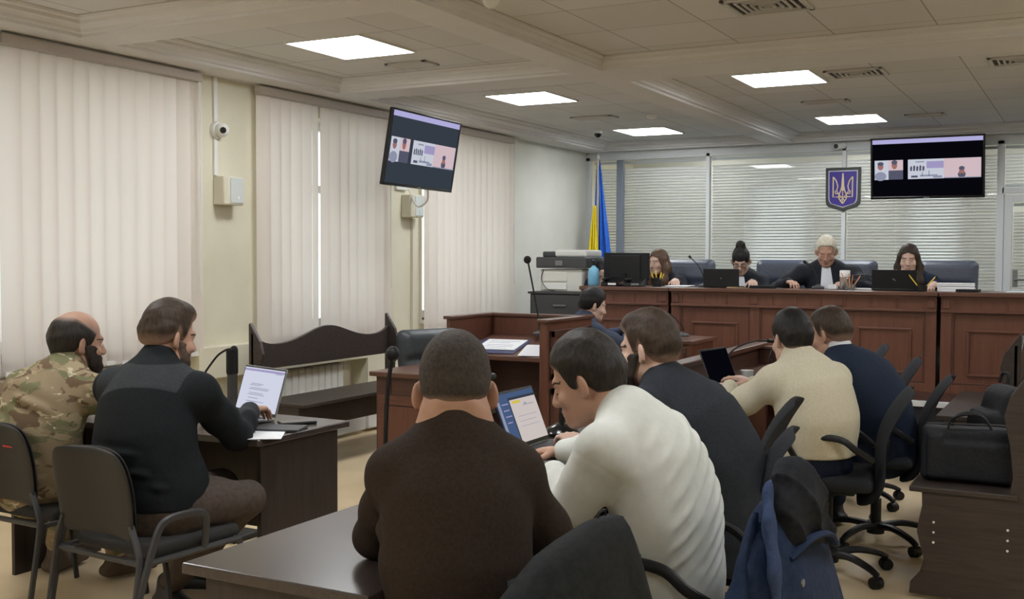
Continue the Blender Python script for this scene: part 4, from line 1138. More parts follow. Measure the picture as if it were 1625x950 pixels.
def folds_white(v, n, ctx):
    # drag folds fanning out from the armpit over the lower back
    q = v - ctx['P']; a = q @ ctx['up']; l = q @ ctx['tr']; b = -(q @ ctx['fw'])
    tor = np.clip((l + .20) * 20, 0, 1) * np.clip((.50 - a) * 7, 0, 1) * np.clip(b * 12 + .6, 0, 1)
    ph = (a * 1.0 - (l + .10) * .55 + .022 * wob(v, 9, 3, 2)) * 118
    w_ = np.clip(np.sin(ph), -.25, 1) * (.55 + .45 * np.sin(l * 16 + 2 * wob(v, 6, 8, 1)))
    return .0045 * wob(v, 15, 3, 3) + .0105 * tor * w_ * np.clip(.45 + 1.5 * wob(v, 7, 21, 2), 0, 1) * np.clip(1.1 - (l + .1) * 3.2, .25, 1)
# 1 camouflage man at the blinds
hb = both(hair_fn(H_dark, .008, .008, .014, -.075, .050, .0, bald=True, amp=.003, fadew=.022), beard_fn(H_beard, .015, .016, top=-.050))
person('person', 'man with a dark beard and bald crown in a camouflage jacket, seated facing the table', (-3.99, 3.36, 1.135), -20, 6, (-4.02, 3.17, .57), 4, K3,
       [V(-3.80, 3.62, .85), V(-4.25, 3.62, .85)], hs=1.06, girth=1.14, sw=.20, bulge=.085, top=C_camo, collar=.34, bottom=C_camo, shoe=C_boot, hair=hb, topname='camouflage_jacket', hemz=.50, elb=[V(.6, -.4, -.25), V(-.6, -.4, -.25)],
       feet=[V(-4.06, 3.62, .10), V(-4.38, 3.55, .10)], toes=[V(.3, 1, 0), V(-.2, 1, 0)], sleeve_r=1.14,
       disp=creases([((-4.25, 3.0, .95), (-3.95, 2.98, .78), .016, .03), ((-4.1, 2.98, .98), (-3.8, 3.08, .86), .014, .026), ((-4.2, 2.98, .80), (-3.85, 3.0, .70), .016, .03), ((-4.25, 3.0, .70), (-3.8, 3.02, .64), .014, .028), ((-3.85, 3.1, 1.02), (-3.7, 3.2, .85), .014, .03)], .007))
# 2 black fleece man
def yoke(c, ctx):
    q = c - ctx['N']; a = q @ ctx['up']; l = np.abs(q @ ctx['tr']); z = q @ Zv
    return np.clip(.5 + np.minimum(np.minimum(a + .155 + .05 * l, ctx['sw'] + .005 - l), .03 - z) / .05, 0, 1)
hb = both(hair_fn(H_brown, .024, .006, .009, -.045, .066, .016, quiff=.010, fadew=.065, amp=.004), beard_fn(H_stub, .005, top=-.050, fadew=.02))
person('person', 'man in a black fleece with a grey yoke typing on the silver laptop', (-3.29, 3.215, 1.195), -15, 10, (-3.17, 3.04, .58), 6, K1,
       [V(-3.19, 3.58, .86), V(-3.55, 3.56, .85)], hs=1.04, girth=1.16, sw=.205, bulge=.075, top=C_fleece2, collar=.52, bottom=C_trous, shoe=C_shoe, hair=hb, topname='fleece_jacket', top_cls=yoke, hemz=.565,
       feet=[V(-3.50, 3.40, .10), V(-3.66, 3.62, .10)], kpos=[(-2.99, 3.33, .545), (-3.25, 3.46, .545)], toes=[V(.9, -.25, 0), V(.7, .3, 0)], sleeve_r=1.10, elb=[V(.40, -.1, -.8), V(-.2, .1, -.8)],
       hand_par=[dict(d=V(-.25, 1, -.05), curl=24), dict(d=V(.2, 1, -.05), curl=24)],
       disp=creases([((-3.35, 2.85, .80), (-3.02, 2.86, .78), .010, .02), ((-3.35, 2.85, .73), (-3.0, 2.88, .71), .011, .02), ((-3.3, 2.86, .67), (-2.98, 2.92, .66), .010, .02), ((-2.95, 3.2, .95), (-2.93, 3.12, .80), .010, .03)]))
# 3 brown sweater man seen from behind
hb = hair_fn(H_crop, .006, .0035, .0035, -.034, .060, .010, amp=.0012, fadew=.035)
def neck_roll(s, hp, A, L):
    s.cone(hp(-.036, -.092, -.026), hp(.036, -.092, -.030), .012, k=.012); s.cone(hp(-.04, -.084, -.050), hp(.04, -.084, -.053), .014, k=.012)
    s.cone(hp(-.05, -.060, -.05), hp(-.06, -.05, -.11), .030, .036, .03); s.cone(hp(.05, -.060, -.05), hp(.06, -.05, -.11), .030, .036, .03)
person('person', 'man in a dark brown sweater seen from behind with cropped hair', (-1.34, 2.215, 1.205), 31, 5, (-1.265, 2.09, .57), 33, K1,
       [V(-1.36, 2.44, .82), V(-1.42, 2.38, .84)], hs=1.03, girth=.94, sw=.134, bulge=.05, top=C_brown, bottom=C_darktr, hair=hb, vox=.005, extra=neck_roll, topname='sweater', neckr=.066, waist=.80,
       elb=[V(.05, .6, -.9), V(0, 0, -1)], epos=[None, (-1.545, 2.18, .835)], sleeve_r=.93, neck_off=(0, -.055, -.104),
       disp=creases([((-1.44, 2.02, .93), (-1.34, 1.98, .84), .010, .018), ((-1.40, 2.03, .95), (-1.30, 1.97, .89), -.009, .016), ((-1.24, 1.93, .73), (-1.10, 1.99, .76), .010, .018), ((-1.25, 1.93, .70), (-1.10, 1.99, .72), -.008, .016)]))
# 4 white sweater man
hb = hair_fn(H_dark, .022, .008, .013, -.066, .058, .006, amp=.004, fadew=.028)
c4 = person('person', 'man in a white sweatshirt with dark hair looking down at his laptop', (-1.313, 2.916, 1.160), 96, 20, (-1.085, 2.97, .57), 84, K1,
       [V(-1.62, 3.38, .85), V(-1.455, 2.985, .86)], lids=True, hs=1.02, girth=1.06, sw=.18, bulge=.060, seam=True, top=C_white, collar=.10, bottom=C_jeans, hair=hb, vox=.0055, topname='sweatshirt', hem=.14, neck_off=(0, -.135, -.095),
       elb=[V(.1, .6, -.8), V(-.15, -.55, -.75)], epos=[None, (-1.27, 2.735, .835)], sleeve_r=1.12, hand_par=[dict(d=V(-1, .1, -.1), curl=26), dict(d=V(-.75, .65, -.1), curl=26)], neckr=.060,
       disp=folds_white)
shirt_collar(c4, C_hood, .06, .061, 'neckline_tape')
# 5 bearded man
hb = both(hair_fn(H_brown, .020, .006, .009, -.062, .064, .012, quiff=.006, fadew=.055, amp=.004), beard_fn(H_beard, .013, .015, top=-.050, fadew=.018))
c5 = person('person', 'bearded man in a charcoal suit with his fist at his mouth', (-1.425, 3.707, 1.190), 84, 8, (-1.13, 3.74, .58), 74, K2,
       [V(-1.545, 3.80, .965), V(-1.62, 3.52, .84)], hs=1.02, girth=1.14, sw=.195, bulge=.06, seam=True, top=C_suit, collar=.22, bottom=C_suit, hair=hb, topname='suit_jacket', hem=.16,
       elb=[V(-.35, .6, -1), V(-.2, -.5, -.8)], sleeve_r=1.08, hand_par=[dict(d=V(.25, -.45, .9), n=V(.8, .3, 0), curl=62), dict(curl=30)],
       disp=creases([((-1.05, 3.55, .86), (-.92, 3.78, .88), -.007, .010), ((-1.1, 3.55, .95), (-.98, 3.6, .78), .008, .03), ((-1.0, 3.58, .80), (-.9, 3.8, .76), .008, .03)]))
shirt_collar(c5, principled('rose_shirt', (.45, .20, .18), .8)[0], .34, .059)
# 6 cream sweater man
hb = hair_fn(H_black, .020, .008, .013, -.066, .060, .006, amp=.004, fadew=.03)
person('person', 'man in a cream turtleneck sweater with dark hair, at the reddish desk', (-1.305, 5.302, 1.130), 46, 10, (-1.20, 5.28, .545), 54, K2,
       [V(-1.58, 5.60, .865), V(-1.63, 5.38, .865)], hs=1.02, girth=1.16, sw=.185, bulge=.085, top=C_cream, collar=.62, bottom=C_jeans, shoe=C_shoe, hair=hb, vox=.006, topname='sweater', hem=.10, hemz=.585, neck_off=(0, -.065, -.115),
       elb=[V(.2, .5, -.8), V(-.15, -.75, -.55)], sleeve_r=1.12, hand_par=[dict(curl=20), dict(d=V(-.8, .5, 0), curl=30)], feet=[V(-1.42, 5.75, .10), V(-1.52, 5.50, .10)])
# 7 navy suit man
hb = hair_fn(H_brown, .018, .005, .007, -.060, .062, .014, quiff=.004, fadew=.065)
c7 = person('person', 'man in a navy suit leaning over behind the cream sweater man', (-1.235, 5.86, 1.12), 68, 14, (-.99, 5.96, .545), 62, K1,
       [V(-1.60, 6.40, .865), V(-1.62, 6.12, .865)], lids=True, hs=1.02, girth=1.12, sw=.20, bulge=.08, seam=True, top=C_navy, collar=.24, bottom=C_navy, shoe=C_shoe, hair=hb, vox=.006, topname='suit_jacket', hem=.10, neck_off=(0, -.07, -.125),
       elb=[V(.1, .5, -.8), V(-.5, .1, -.8)], sleeve_r=1.08, feet=[V(-1.30, 6.35, .10), V(-1.38, 6.12, .10)])
shirt_collar(c7, C_white2, .60, .062)
# 8 clerk below the bench
hb = hair_fn(H_black, .020, .010, .014, -.062, .060, .004)
person('person', 'dark-haired clerk in a blue-grey jacket sitting low in front of the judges bench', (-3.60, 8.10, 1.130), -48, 14, (-3.74, 8.12, .50), -35, K2,
       [V(-3.38, 8.36, .92), V(-3.45, 8.46, .92)], hs=1.02, girth=1.05, bulge=.07, top=C_bluewool, collar=.30, bottom=C_darktr, hair=hb, vox=.007, topname='jacket', elb=[V(.5, -.5, -.6), V(-.3, .6, -.6)])
# 9 woman beside the monitor
c9 = person('person', 'woman with long light brown hair in dark clothes beside the large monitor', (-3.80, 10.12, 1.470), 158, 4, (-3.66, 10.20, .86), 172, K2,
       [V(-3.86, 9.80, 1.30), V(-3.50, 9.78, 1.30)], hand_par=[dict(d=V(-.3, -.9, -.15), curl=25), dict(d=V(.3, -.9, -.15), curl=25)], hs=.98, girth=.92, sw=.170, bulge=.03, top=C_robe, bottom=C_robe, hair=long_hair(H_fair, .20), vox=.006, topname='dark_blouse', neckr=.047, female=True, lap=False)
# 10 woman with the bun and glasses
c10 = person('person', 'judge in a black robe with a dark hair bun and glasses, looking down', (-2.965, 10.08, 1.488), 190, 26, (-2.93, 10.22, .88), 186, K2,
       [V(-3.10, 9.83, 1.30), V(-2.78, 9.83, 1.30)], lids=True, hand_par=[dict(d=V(-.3, -.9, -.15), curl=25), dict(d=V(.3, -.9, -.15), curl=25)], hs=.98, girth=1.0, sw=.185, bulge=.03, top=C_robe, bottom=C_robe, hair=long_hair(H_black, bun=True, fringe=True), vox=.006, topname='judge_robe', neckr=.047, female=True, lap=False)
bib(c10, t0=1.0)
g = MB(); hp = c10['hp']
for q in (1, -1): g.tube([hp(q * .034 + .024 * math.cos(a), .106 - .012 * abs(math.cos(a)) , -.006 + .019 * math.sin(a)) for a in np.linspace(0, 2 * PI, 17)[:-1]], .0028, 6, closed=True); g.tube([hp(q * .058, .098, .0), hp(q * .082, .0, .002)], .0025, 6)
g.tube([hp(-.011, .112, -.004), hp(.011, .112, -.004)], .0028, 6); g.build('glasses', M_black, c10['body'], world=c10['O'], smooth=True)
# 11 white-haired judge
hb = hair_fn(H_white, .014, .006, .009, -.045, .076, .020, amp=.004, fadew=.02)
c11 = person('person', 'white-haired judge in a black robe with a long white bib', (-2.185, 10.12, 1.580), 190, 24, (-2.17, 10.26, .92), 188, K1,
       [V(-2.46, 9.86, 1.30), V(-1.95, 9.86, 1.30)], lids=True, brow=principled('brow_grey', (.30, .24, .19), .8)[0], hs=1.04, girth=1.15, sw=.215, bulge=.03, top=C_robe, bottom=C_robe, hair=hb, vox=.006, topname='judge_robe', lap=False, sleeve_r=1.25, elb=[V(-.8, .1, -.5), V(.8, .1, -.5)],
       hand_par=[dict(d=V(.6, -.7, -.05), curl=30), dict(d=V(-.5, -.8, -.05), curl=30)])
bib(c11, w0=.036, w1=.075, t0=1.03); shirt_collar(c11, C_white2, .66, .070, 'white_collar')
def badge(ctx, sx, t, mat):
    c = on_top(ctx, ctx['bez'](t) + ctx['tr'] * sx, -.002); b = MB(); f = ctx['fw']
    b.tube([c, c + f * .012], [.032, .030], 20); o = b.build('badge', mat, ctx['body'], world=ctx['O'], smooth=True)
    b = MB(); b.obox(c + f * .014, unit(ctx['tr'] + Zv * .8), unit(np.cross(f, unit(ctx['tr'] + Zv * .8))), f, .022, .006, .003); b.build('badge_mark', M_charc, o, world=ctx['O'])
badge(c11, .13, .52, M_white); badge(c10, .10, .46, M_steel)
# 12 dark-haired woman by the papers
c12 = person('person', 'woman with long dark hair in a navy jacket, hand raised to her chin', (-1.475, 10.14, 1.512), 184, 8, (-1.44, 10.24, .88), 184, K2,
       [V(-1.56, 9.93, 1.315), V(-1.22, 9.84, 1.30)], hs=1.0, girth=.95, sw=.175, bulge=.03, top=C_navy, bottom=C_navy, hair=long_hair(H_brown, .24, .055), vox=.006, topname='navy_jacket', neckr=.047, female=True, lap=False,
       elb=[V(-.6, -.2, -.7), V(.5, .0, -.7)], hand_par=[dict(d=V(.6, .1, .55), n=V(.1, .9, .2), curl=50), dict(d=V(-.2, -.9, -.2), curl=30)])
s = SDF(); s.ell(c12['bez'](.86) + c12['fw'] * .075, V(.06, .05, .075), k=.02); soft('red_top', s, .008, principled('wine_top', (.10, .015, .02), .8)[0], c12['body'], c12['O'])
# 13 person almost hidden by the monitor
hb = hair_fn(H_black, .018, .012, .016, -.06, .05, .0)
person('person', 'dark-haired person almost hidden behind the large monitor', (-4.36, 10.05, 1.350), 205, 24, (-4.34, 10.25, .78), 190, K2, [V(-4.45, 9.92, 1.28), V(-4.2, 9.9, 1.28)], girth=.95, top=C_robe, bottom=C_robe, hair=hb, vox=.0075, lap=False, topname='dark_top')

# ================================================================ coats over the chair backs
def drape(zt, w0, w1, cx0, cx1, H, d0=.022, d1=.105, yb=-.335, nf=9, amp=.16, seed=1, nt=30, na=110, lean=.03):
    # cloth hanging from a ridge line zt(x): closed outlines that widen downwards and break into sharp vertical folds
    r = random.Random(seed); ph = [r.uniform(0, 6.28) for _ in range(6)]; mb = MB(); vs = []
    for i in range(nt + 1):
        t = i / nt; w_ = w0 + (w1 - w0) * t ** .8; cx = cx0 + (cx1 - cx0) * t; d_ = d0 + (d1 - d0) * min(1, t * 2.2) ** .6
        for k in range(na):
            a = 2 * PI * k / na; c, s_ = math.cos(a), math.sin(a); ex = .55
            ux = math.copysign(abs(c) ** ex, c); uy = math.copysign(abs(s_) ** .8, s_)
            f = abs(math.sin(a * nf * .5 + ph[0] + .5 * math.sin(a * 2 + ph[1]) + .5 * t)); f2 = abs(math.sin(a * nf * .29 + ph[2] + t * .9))
            fold = 1 + amp * min(1, t * 1.6) * (f ** 1.5 * 1.1 + .8 * f2 - .9)
            x = cx + w_ * ux * (1 + .05 * (fold - 1)); y = yb - lean * t + d_ * uy * (fold if s_ < .3 else 1) * (1 + .25 * math.sin(3 * a + ph[3]) * t)
            x += .010 * math.sin(t * 9 + ph[4] + a * 2) * t; z = zt(cx0 + w0 * ux) - H * t + .010 * math.sin(a * 5 + ph[5]) * (t > .9)
            z -= .012 * (1 - min(1, t * 8)) * abs(uy); vs.append((x, y, z))
    fs = [(i * na + k, i * na + (k + 1) % na, (i + 1) * na + (k + 1) % na, (i + 1) * na + k) for i in range(nt) for k in range(na)]
    for k in range(na // 2): fs.append((k, (na - 1 - k) % na, (na - 2 - k) % na, k + 1)) if k < na // 2 - 1 else None
    return mb.add(vs, fs)
def sleeve(t, mat, pts, rs, name='sleeve'):
    mb = MB(); P = spline(pts, 8); n = len(P); R_ = np.interp(np.linspace(0, 1, n), np.linspace(0, 1, len(rs)), rs); R_ = [r_ * (1 + .09 * math.sin(i * 1.9)) for i, r_ in enumerate(R_)]
    return mb.tube(P, R_, 16, .62, up=(0, 1, 0)).build(name, mat, t, smooth=True, angle=0)
zb = lambda x: float(np.interp(x, [-.40, -.33, -.23, -.12, .04, .12, .16, .20], [.70, .77, .87, .935, .965, .965, .90, .82]))
t = thing('coat', 'black coat hung over the chair back behind the brown sweater man', 'coat', (-1.24, 2.08, .02), rad(78))
drape(zb, .255, .335, -.10, -.08, .70, seed=3, amp=.26).build('coat_body', C_coatblk, t, smooth=True, angle=0)
sleeve(t, C_coatblk, [(-.31, -.30, .76), (-.37, -.30, .62), (-.41, -.29, .42), (-.40, -.27, .26)], [.018, .060, .064, .058]); sleeve(t, C_coatblk, [(.12, -.34, .86), (.19, -.345, .66), (.235, -.34, .45), (.24, -.32, .3)], [.015, .052, .058, .052])
cl = MB().slab([(-.345, .80), (-.352, .84), (-.345, .885), (-.325, .91)], [.10, .12, .12, .10], .018, .0); cl.build('collar', C_coatblk, t, smooth=True, angle=0).location = (-.10, .02, -.03)
MB().tube(spline([(.05, -.335, .96), (.055, -.338, .972), (.072, -.338, .974), (.078, -.335, .962)], 4), .003, 6).build('hanger_loop', M_black, t, smooth=True)
MB().lathe([(.010, 0), (.010, .004), (.002, .006)], (-.425, -.255, .56), 12).build('snap_button', M_steel, t, smooth=True)
zb = lambda x: float(np.interp(x, [-.26, -.22, -.12, .0, .12, .20, .26], [.79, .84, .92, .945, .945, .90, .82]))
t = thing('coat', 'blue coat with a dark hood hung over the chair back behind the white sweater man', 'coat', (-1.06, 2.87, -.02), rad(88))
drape(zb, .24, .30, -.02, -.01, .78, seed=8, nf=8, d1=.12, amp=.24).build('coat_body', C_coatblue, t, smooth=True, angle=0)
sleeve(t, C_coatblue, [(-.17, -.32, .90), (-.265, -.31, .68), (-.29, -.30, .48), (-.28, -.28, .3)], [.012, .055, .060, .056]); sleeve(t, C_coatblue, [(.19, -.31, .86), (.25, -.32, .68), (.275, -.31, .48), (.27, -.29, .3)], [.012, .055, .060, .056])
s = SDF(); s.ell((.01, -.37, .895), (.155, .085, .105), k=.04); s.ell((-.01, -.36, .975), (.085, .060, .050), k=.03); s.cone((-.10, -.38, .83), (.13, -.40, .80), .045, .055, .04)
soft('hood', s, .009, C_hood, t, (0, 0, 0), lambda v, n: .012 * wob(v, 20, 3, 2) - .012 * np.abs(np.sin(v[:, 0] * 30 + v[:, 2] * 18 + wob(v, 8, 2, 1))) ** .5)
s = SDF(); s.chain([(-.235, -.40, .66), (-.235, -.39, .78), (-.20, -.365, .88), (-.15, -.345, .945), (-.11, -.34, .965)], [.018, .036, .040, .030, .014], .03, ax=(0, 1, 0), fl=.4)
soft('collar', s, .008, cloth('blue_collar', (.030, .050, .115), (.045, .070, .15), 50), t, (0, 0, 0), lambda v, n: .006 * wob(v, 26, 3, 2))
MB().tube(spline([(-.15, -.40, .79), (-.07, -.43, .825), (.03, -.45, .82), (.11, -.45, .775), (.17, -.43, .775), (.205, -.39, .84), (.195, -.34, .90)], 6), .014, 8, .6).build('hood_edge', C_coatblue, t, smooth=True)
for z in (.74, .55): MB().lathe([(.010, 0), (.010, -.004), (.003, -.006)], (-.17, -.44 - (.74 - z) * .1, z), 12, 1).build('snap_button', M_steel, t, smooth=True)
# ================================================================ televisions
def tv(lab, loc, R, w_, h, bez, layout, thick=.06):
    # local: x along the screen, z up, screen faces -y
    t = thing('tv', lab, 'television', loc); t.rotation_mode = 'QUATERNION'; t.rotation_quaternion = R.to_quaternion()
    MB().box(-w_ / 2, w_ / 2, 0, thick * .5, -h / 2, h / 2).box(-w_ * .36, w_ * .36, thick * .5, thick, -h * .36, h * .32).build('casing', M_black, t, bevel=.006)
    f = MB()
    for q in ((-w_ / 2, w_ / 2, h / 2 - bez, h / 2), (-w_ / 2, w_ / 2, -h / 2, -h / 2 + bez * 1.4), (-w_ / 2, -w_ / 2 + bez, -h / 2, h / 2), (w_ / 2 - bez, w_ / 2, -h / 2, h / 2)): f.box(q[0], q[1], -.006, 0, q[2], q[3])
    f.build('bezel', M_blackgl, t, bevel=.002)
    MB().box(-.03, .03, -.0075, -.006, -h / 2 + bez * .45, -h / 2 + bez * .9).build('maker_mark', M_steel, t)
    W, Hh = w_ - 2 * bez, h - 2.4 * bez; zc = .2 * bez
    sc = MB(); mats = []; k = 0
    def quad(u0, u1, v0, v1, d): sc.add([(-W / 2 + u0 * W, d, zc - Hh / 2 + v0 * Hh), (-W / 2 + u1 * W, d, zc - Hh / 2 + v0 * Hh), (-W / 2 + u1 * W, d, zc - Hh / 2 + v1 * Hh), (-W / 2 + u0 * W, d, zc - Hh / 2 + v1 * Hh)], [(0, 1, 2, 3)])
    def disc(u, v, ru, rv, d):
        n = 14; sc.add([(-W / 2 + (u + ru * math.cos(2 * PI * i / n)) * W, d, zc - Hh / 2 + (v + rv * math.sin(2 * PI * i / n)) * Hh) for i in range(n)], [tuple(range(n))])
    for item in layout:
        m = item[0]
        if m not in mats: mats.append(m)
        sc.cur = mats.index(m)
        k += 1
        (disc if item[1] == 'o' else quad)(*item[2:], -.0005 - .00012 * k)
    sc.build('screen', mats, t)
    return t
def call_layout(dark):
    L = [(dark, 'q', 0, 1, 0, 1), (S_bar, 'q', 0, 1, .925, 1), (S_room, 'q', .02, .15, .30, .64), (S_pink, 'q', .15, .285, .46, .64), (S_people, 'q', .15, .285, .30, .46), (S_skin, 'o', .075, .53, .028, .06), (S_people, 'o', .075, .58, .030, .035),
         (S_text, 'o', .075, .36, .055, .08), (S_skin, 'o', .205, .55, .026, .07), (S_people, 'o', .205, .60, .028, .04), (S_room, 'q', .33, .655, .30, .64), (S_pink, 'q', .655, .985, .30, .64)]
    for i in range(5): L += [(S_people, 'o', .36 + i * .028, .49 + .012 * (i % 2), .010, .035), (S_people, 'q', .35 + i * .028, .368 + i * .028, .44, .48)]
    L += [(S_lilac, 'q', .50, .655, .48, .60), (S_text, 'q', .40, .48, .585, .605), (S_people, 'q', .36, .42, .325, .36), (S_text, 'q', .44, .60, .34, .37), (S_text, 'q', .56, .64, .31, .35), (S_people, 'q', .52, .525, .34, .44), (S_people, 'q', .46, .465, .34, .42)]
    L += [(S_people, 'o', .815, .36, .035, .06), (S_skin, 'o', .815, .41, .024, .075), (S_people, 'o', .815, .465, .026, .035), (S_people, 'o', .815, .352, .018, .03), (S_text, 'q', .655, .985, .30, .315)]
    return L
# far television on the partition
tv('wall television with a video call on screen, mounted on the glass partition', (-1.625, YB - .16, 2.475), Matrix.Rotation(rad(7), 3, 'X'), 1.14, .655, .020, call_layout(S_black))
o = MB().box(-.2, .2, .0, .05, -.10, .10).build('television_mount', M_black, bevel=.004); o.location = (-1.625, YB - .082, 2.48); tag(o, 'black bracket behind the television on the glass partition', 'bracket')
# tilted television on the left pier
A_, B_, C_, D_ = V(-4.847, 7.105, 2.676), V(-4.891, 8.160, 2.671), V(-4.990, 8.148, 2.073), V(-4.946, 7.093, 2.078)
xa = unit((B_ + C_ - A_ - D_) / 2); za = (A_ + B_ - C_ - D_) / 2; za = unit(za - xa * (za @ xa)); ya = np.cross(za, xa)
tv('tilted television with a video call on screen, hung between the second and third blinds', tuple((A_ + B_ + C_ + D_) / 4), Matrix(((xa[0], ya[0], za[0]), (xa[1], ya[1], za[1]), (xa[2], ya[2], za[2]))), 1.105, .605, .016, call_layout(S_dark))
m = thing('television_mount', 'white swivel arm holding the tilted television to the pier', 'bracket', (XW, 8.33, 2.3))
MB().box(0, .03, -.09, .09, -.18, .18).build('wall_plate', M_white, m, bevel=.004)
MB().tube([(.03, 0, 0), (.30, -.20, .02), (.63, -.62, .06)], .022, 10).build('arm', M_black, m, smooth=True)
MB().tube(spline([(.05, .06, -.16), (.20, -.02, -.33), (.45, -.25, -.30), (.62, -.5, -.2)], 6), .008, 6).build('cable', M_white, m, smooth=True)

# ================================================================ trident shield, corner camera, flag
t = thing('trident_shield', 'blue shield with a golden trident in a dark frame on the glass partition', 'coat of arms', (-2.505, YB - .058, 2.275))
def shield(w_, zt, zs, zb, n=8): return [(-w_, zt), (w_, zt), (w_ * .985, zs + .04), (w_ * .95, zs), (w_ * .82, zs - .03), (0, zb), (-w_ * .82, zs - .03), (-w_ * .95, zs), (-w_ * .985, zs + .04)]
MB().prism(shield(.192, .238, -.165, -.245), 1, 0, .025).build('frame', M_shieldfr, t, bevel=.008)
MB().prism(shield(.158, .205, -.130, -.205), 1, -.006, 0).build('border', M_silver, t, bevel=.002)
MB().prism(shield(.148, .195, -.126, -.193), 1, -.009, -.006).build('field', M_shield, t)
g = MB()
def stroke(pts, w_): g.tube([(x, -.012, z) for x, z in pts], w_, 8, .6, up=(0, 1, 0))
stroke([(0, .175), (.006, .10), (.010, .03), (.022, -.02), (.040, -.06), (.040, -.10), (.020, -.135), (0, -.160)], .0065); stroke([(0, .175), (-.006, .10), (-.010, .03), (-.022, -.02), (-.040, -.06), (-.040, -.10), (-.020, -.135), (0, -.160)], .0065)
g.prism([(-.004, .172), (.004, .172), (.012, .06), (.016, .0), (0, -.03), (-.016, .0), (-.012, .06)], 1, -.014, -.009)
for s_ in (1, -1):
    stroke([(s_ * .104, .135), (s_ * .104, -.085), (s_ * .045, -.085)], .0075)
    stroke([(s_ * .104, .135), (s_ * .072, .095), (s_ * .055, .035), (s_ * .062, -.005), (s_ * .082, -.030), (s_ * .075, -.052), (s_ * .055, -.045), (s_ * .030, -.050)], .0065)
    stroke([(s_ * .055, -.045), (s_ * .025, -.075), (0, -.10), (-s_ * .02, -.128)], .005)
    stroke([(s_ * .062, -.02), (s_ * .040, -.065)], .005)
stroke([(0, -.03), (0, -.155)], .005); stroke([(-.035, -.09), (.035, -.09)], .005)
g.build('trident', M_gold, t, smooth=True)
t = thing('bullet_camera', 'small white security camera on the mullion above the trident shield', 'camera', (-2.53, YB - .03, 2.755))
MB().tube([(0, 0, 0), (0, -.05, .005), (.01, -.06, -.005)], .014, 8).build('bracket', M_white, t, smooth=True)
MB().tube([(.025, -.02, .0), (-.035, -.13, -.015)], .036, 18).build('housing', M_white, t, smooth=True)
MB().tube([(-.0345, -.129, -.0148), (-.038, -.136, -.0158)], .026, 16).build('lens', M_blackgl, t, smooth=True)
t = thing('flag', 'blue and yellow flag hanging furled on a pole in the far corner', 'flag', (-5.30, 12.05, DZ))
MB().tube([(0, 0, .0), (0, 0, 2.33)], .014, 10).build('pole', M_gold, t, smooth=True)
MB().lathe([(.15, 0), (.15, .02), (.04, .05), (.02, .09)], n=20).build('base', M_black, t, smooth=True)
MB().lathe([(.004, 2.33), (.022, 2.335), (.028, 2.36), (.018, 2.385), (.004, 2.41)], n=14).build('finial', M_silver, t, smooth=True)
fl = MB(); nu, nv = 40, 30
def fcol(u0, u1, mat_i, sx, zt, zb, wb, ph):
    vs = []
    for j in range(nv + 1):
        q = j / nv; z = zt + (zb - zt) * q; wd = .016 + (wb - .016) * (q ** .8)
        for i in range(nu + 1):
            u = i / nu; x = sx[0] + (sx[1] - sx[0]) * q + (u - .5) * 2 * wd + .004 * math.sin(7 * q + u * 9); y = .018 + .028 * math.sin(u * 19 + ph + q * 1.5) * (.25 + .75 * q)
            zz = z - (.10 * u * q if mat_i == 0 else .0)
            vs.append((x, y - .02, zz))
    fl.cur = mat_i; fl.add(vs, [(j * (nu + 1) + i, j * (nu + 1) + i + 1, (j + 1) * (nu + 1) + i + 1, (j + 1) * (nu + 1) + i) for j in range(nv) for i in range(nu)])
fcol(0, 1, 0, (.005, .060), 2.325, 1.08, .125, .3)
fl.build('blue_band', M_flagblue, t, smooth=True, angle=0).modifiers.new('t', 'SOLIDIFY').thickness = .004
fl = MB(); fcol(0, 1, 0, (-.02, -.035), 1.78, .98, .075, 1.4)
ye = fl.build('yellow_band', M_flagyel, t, smooth=True, angle=0); ye.modifiers.new('t', 'SOLIDIFY').thickness = .004; ye.location = (0, -.055, 0)

# ================================================================ printer corner
t = thing('filing_cabinet', 'black low cabinet carrying the printer in the corner', 'cabinet', (-4.69, 10.05, DZ))
MB().box(-.33, .36, -.30, .28, 0, .80).build('carcass', M_black, t, bevel=.004); MB().box(-.35, .38, -.32, .30, .80, .822).build('top', M_charc, t, bevel=.004)
for k in range(3): d_ = MB().box(-.31, .34, -.318, -.30, .04 + k * .255, .28 + k * .255).build('drawer', M_charc, t, bevel=.004); MB().box(-.06, .08, -.335, -.318, .17 + k * .255, .185 + k * .255).build('handle', M_steel, d_, bevel=.003)
t = thing('printer', 'large grey and black office printer on the black cabinet', 'printer', (-4.70, 10.02, DZ + .822))
MB().box(-.24, .22, -.21, .22, 0, .225).build('body', M_printer, t, bevel=.012)
MB().box(-.20, .06, -.225, -.21, .02, .085).build('paper_tray', M_white, t, bevel=.006); MB().box(-.20, .06, -.222, -.21, .10, .20).build('front_cover', M_printer, t, bevel=.006)
MB().box(-.27, .28, -.25, .24, .235, .345).build('scanner', M_printerd, t, bevel=.012); MB().box(-.10, .25, -.17, .22, .345, .415).build('document_feeder', M_printer, t, bevel=.02)
MB().box(-.24, -.10, -.16, .18, .345, .40).build('feeder_side', M_printerd, t, bevel=.012); MB().box(-.05, .03, -.262, -.25, .26, .31).build('control_panel', M_steel, t, bevel=.003)
MB().tube(spline([(-.20, -.215, .22), (-.21, -.24, .12), (-.14, -.26, .03), (-.05, -.27, .012)], 6), .004, 6).build('cable', M_black, t, smooth=True)
t = thing('sanitizer_bottle', 'clear pump bottle of blue gel at the end of the judges bench', 'bottle', (-4.36, 9.66, DZ + .822))
MB().box(-.17, .17, -.12, .10, -.822, -.09).build('pedestal', M_charc, t, bevel=.006) if False else None
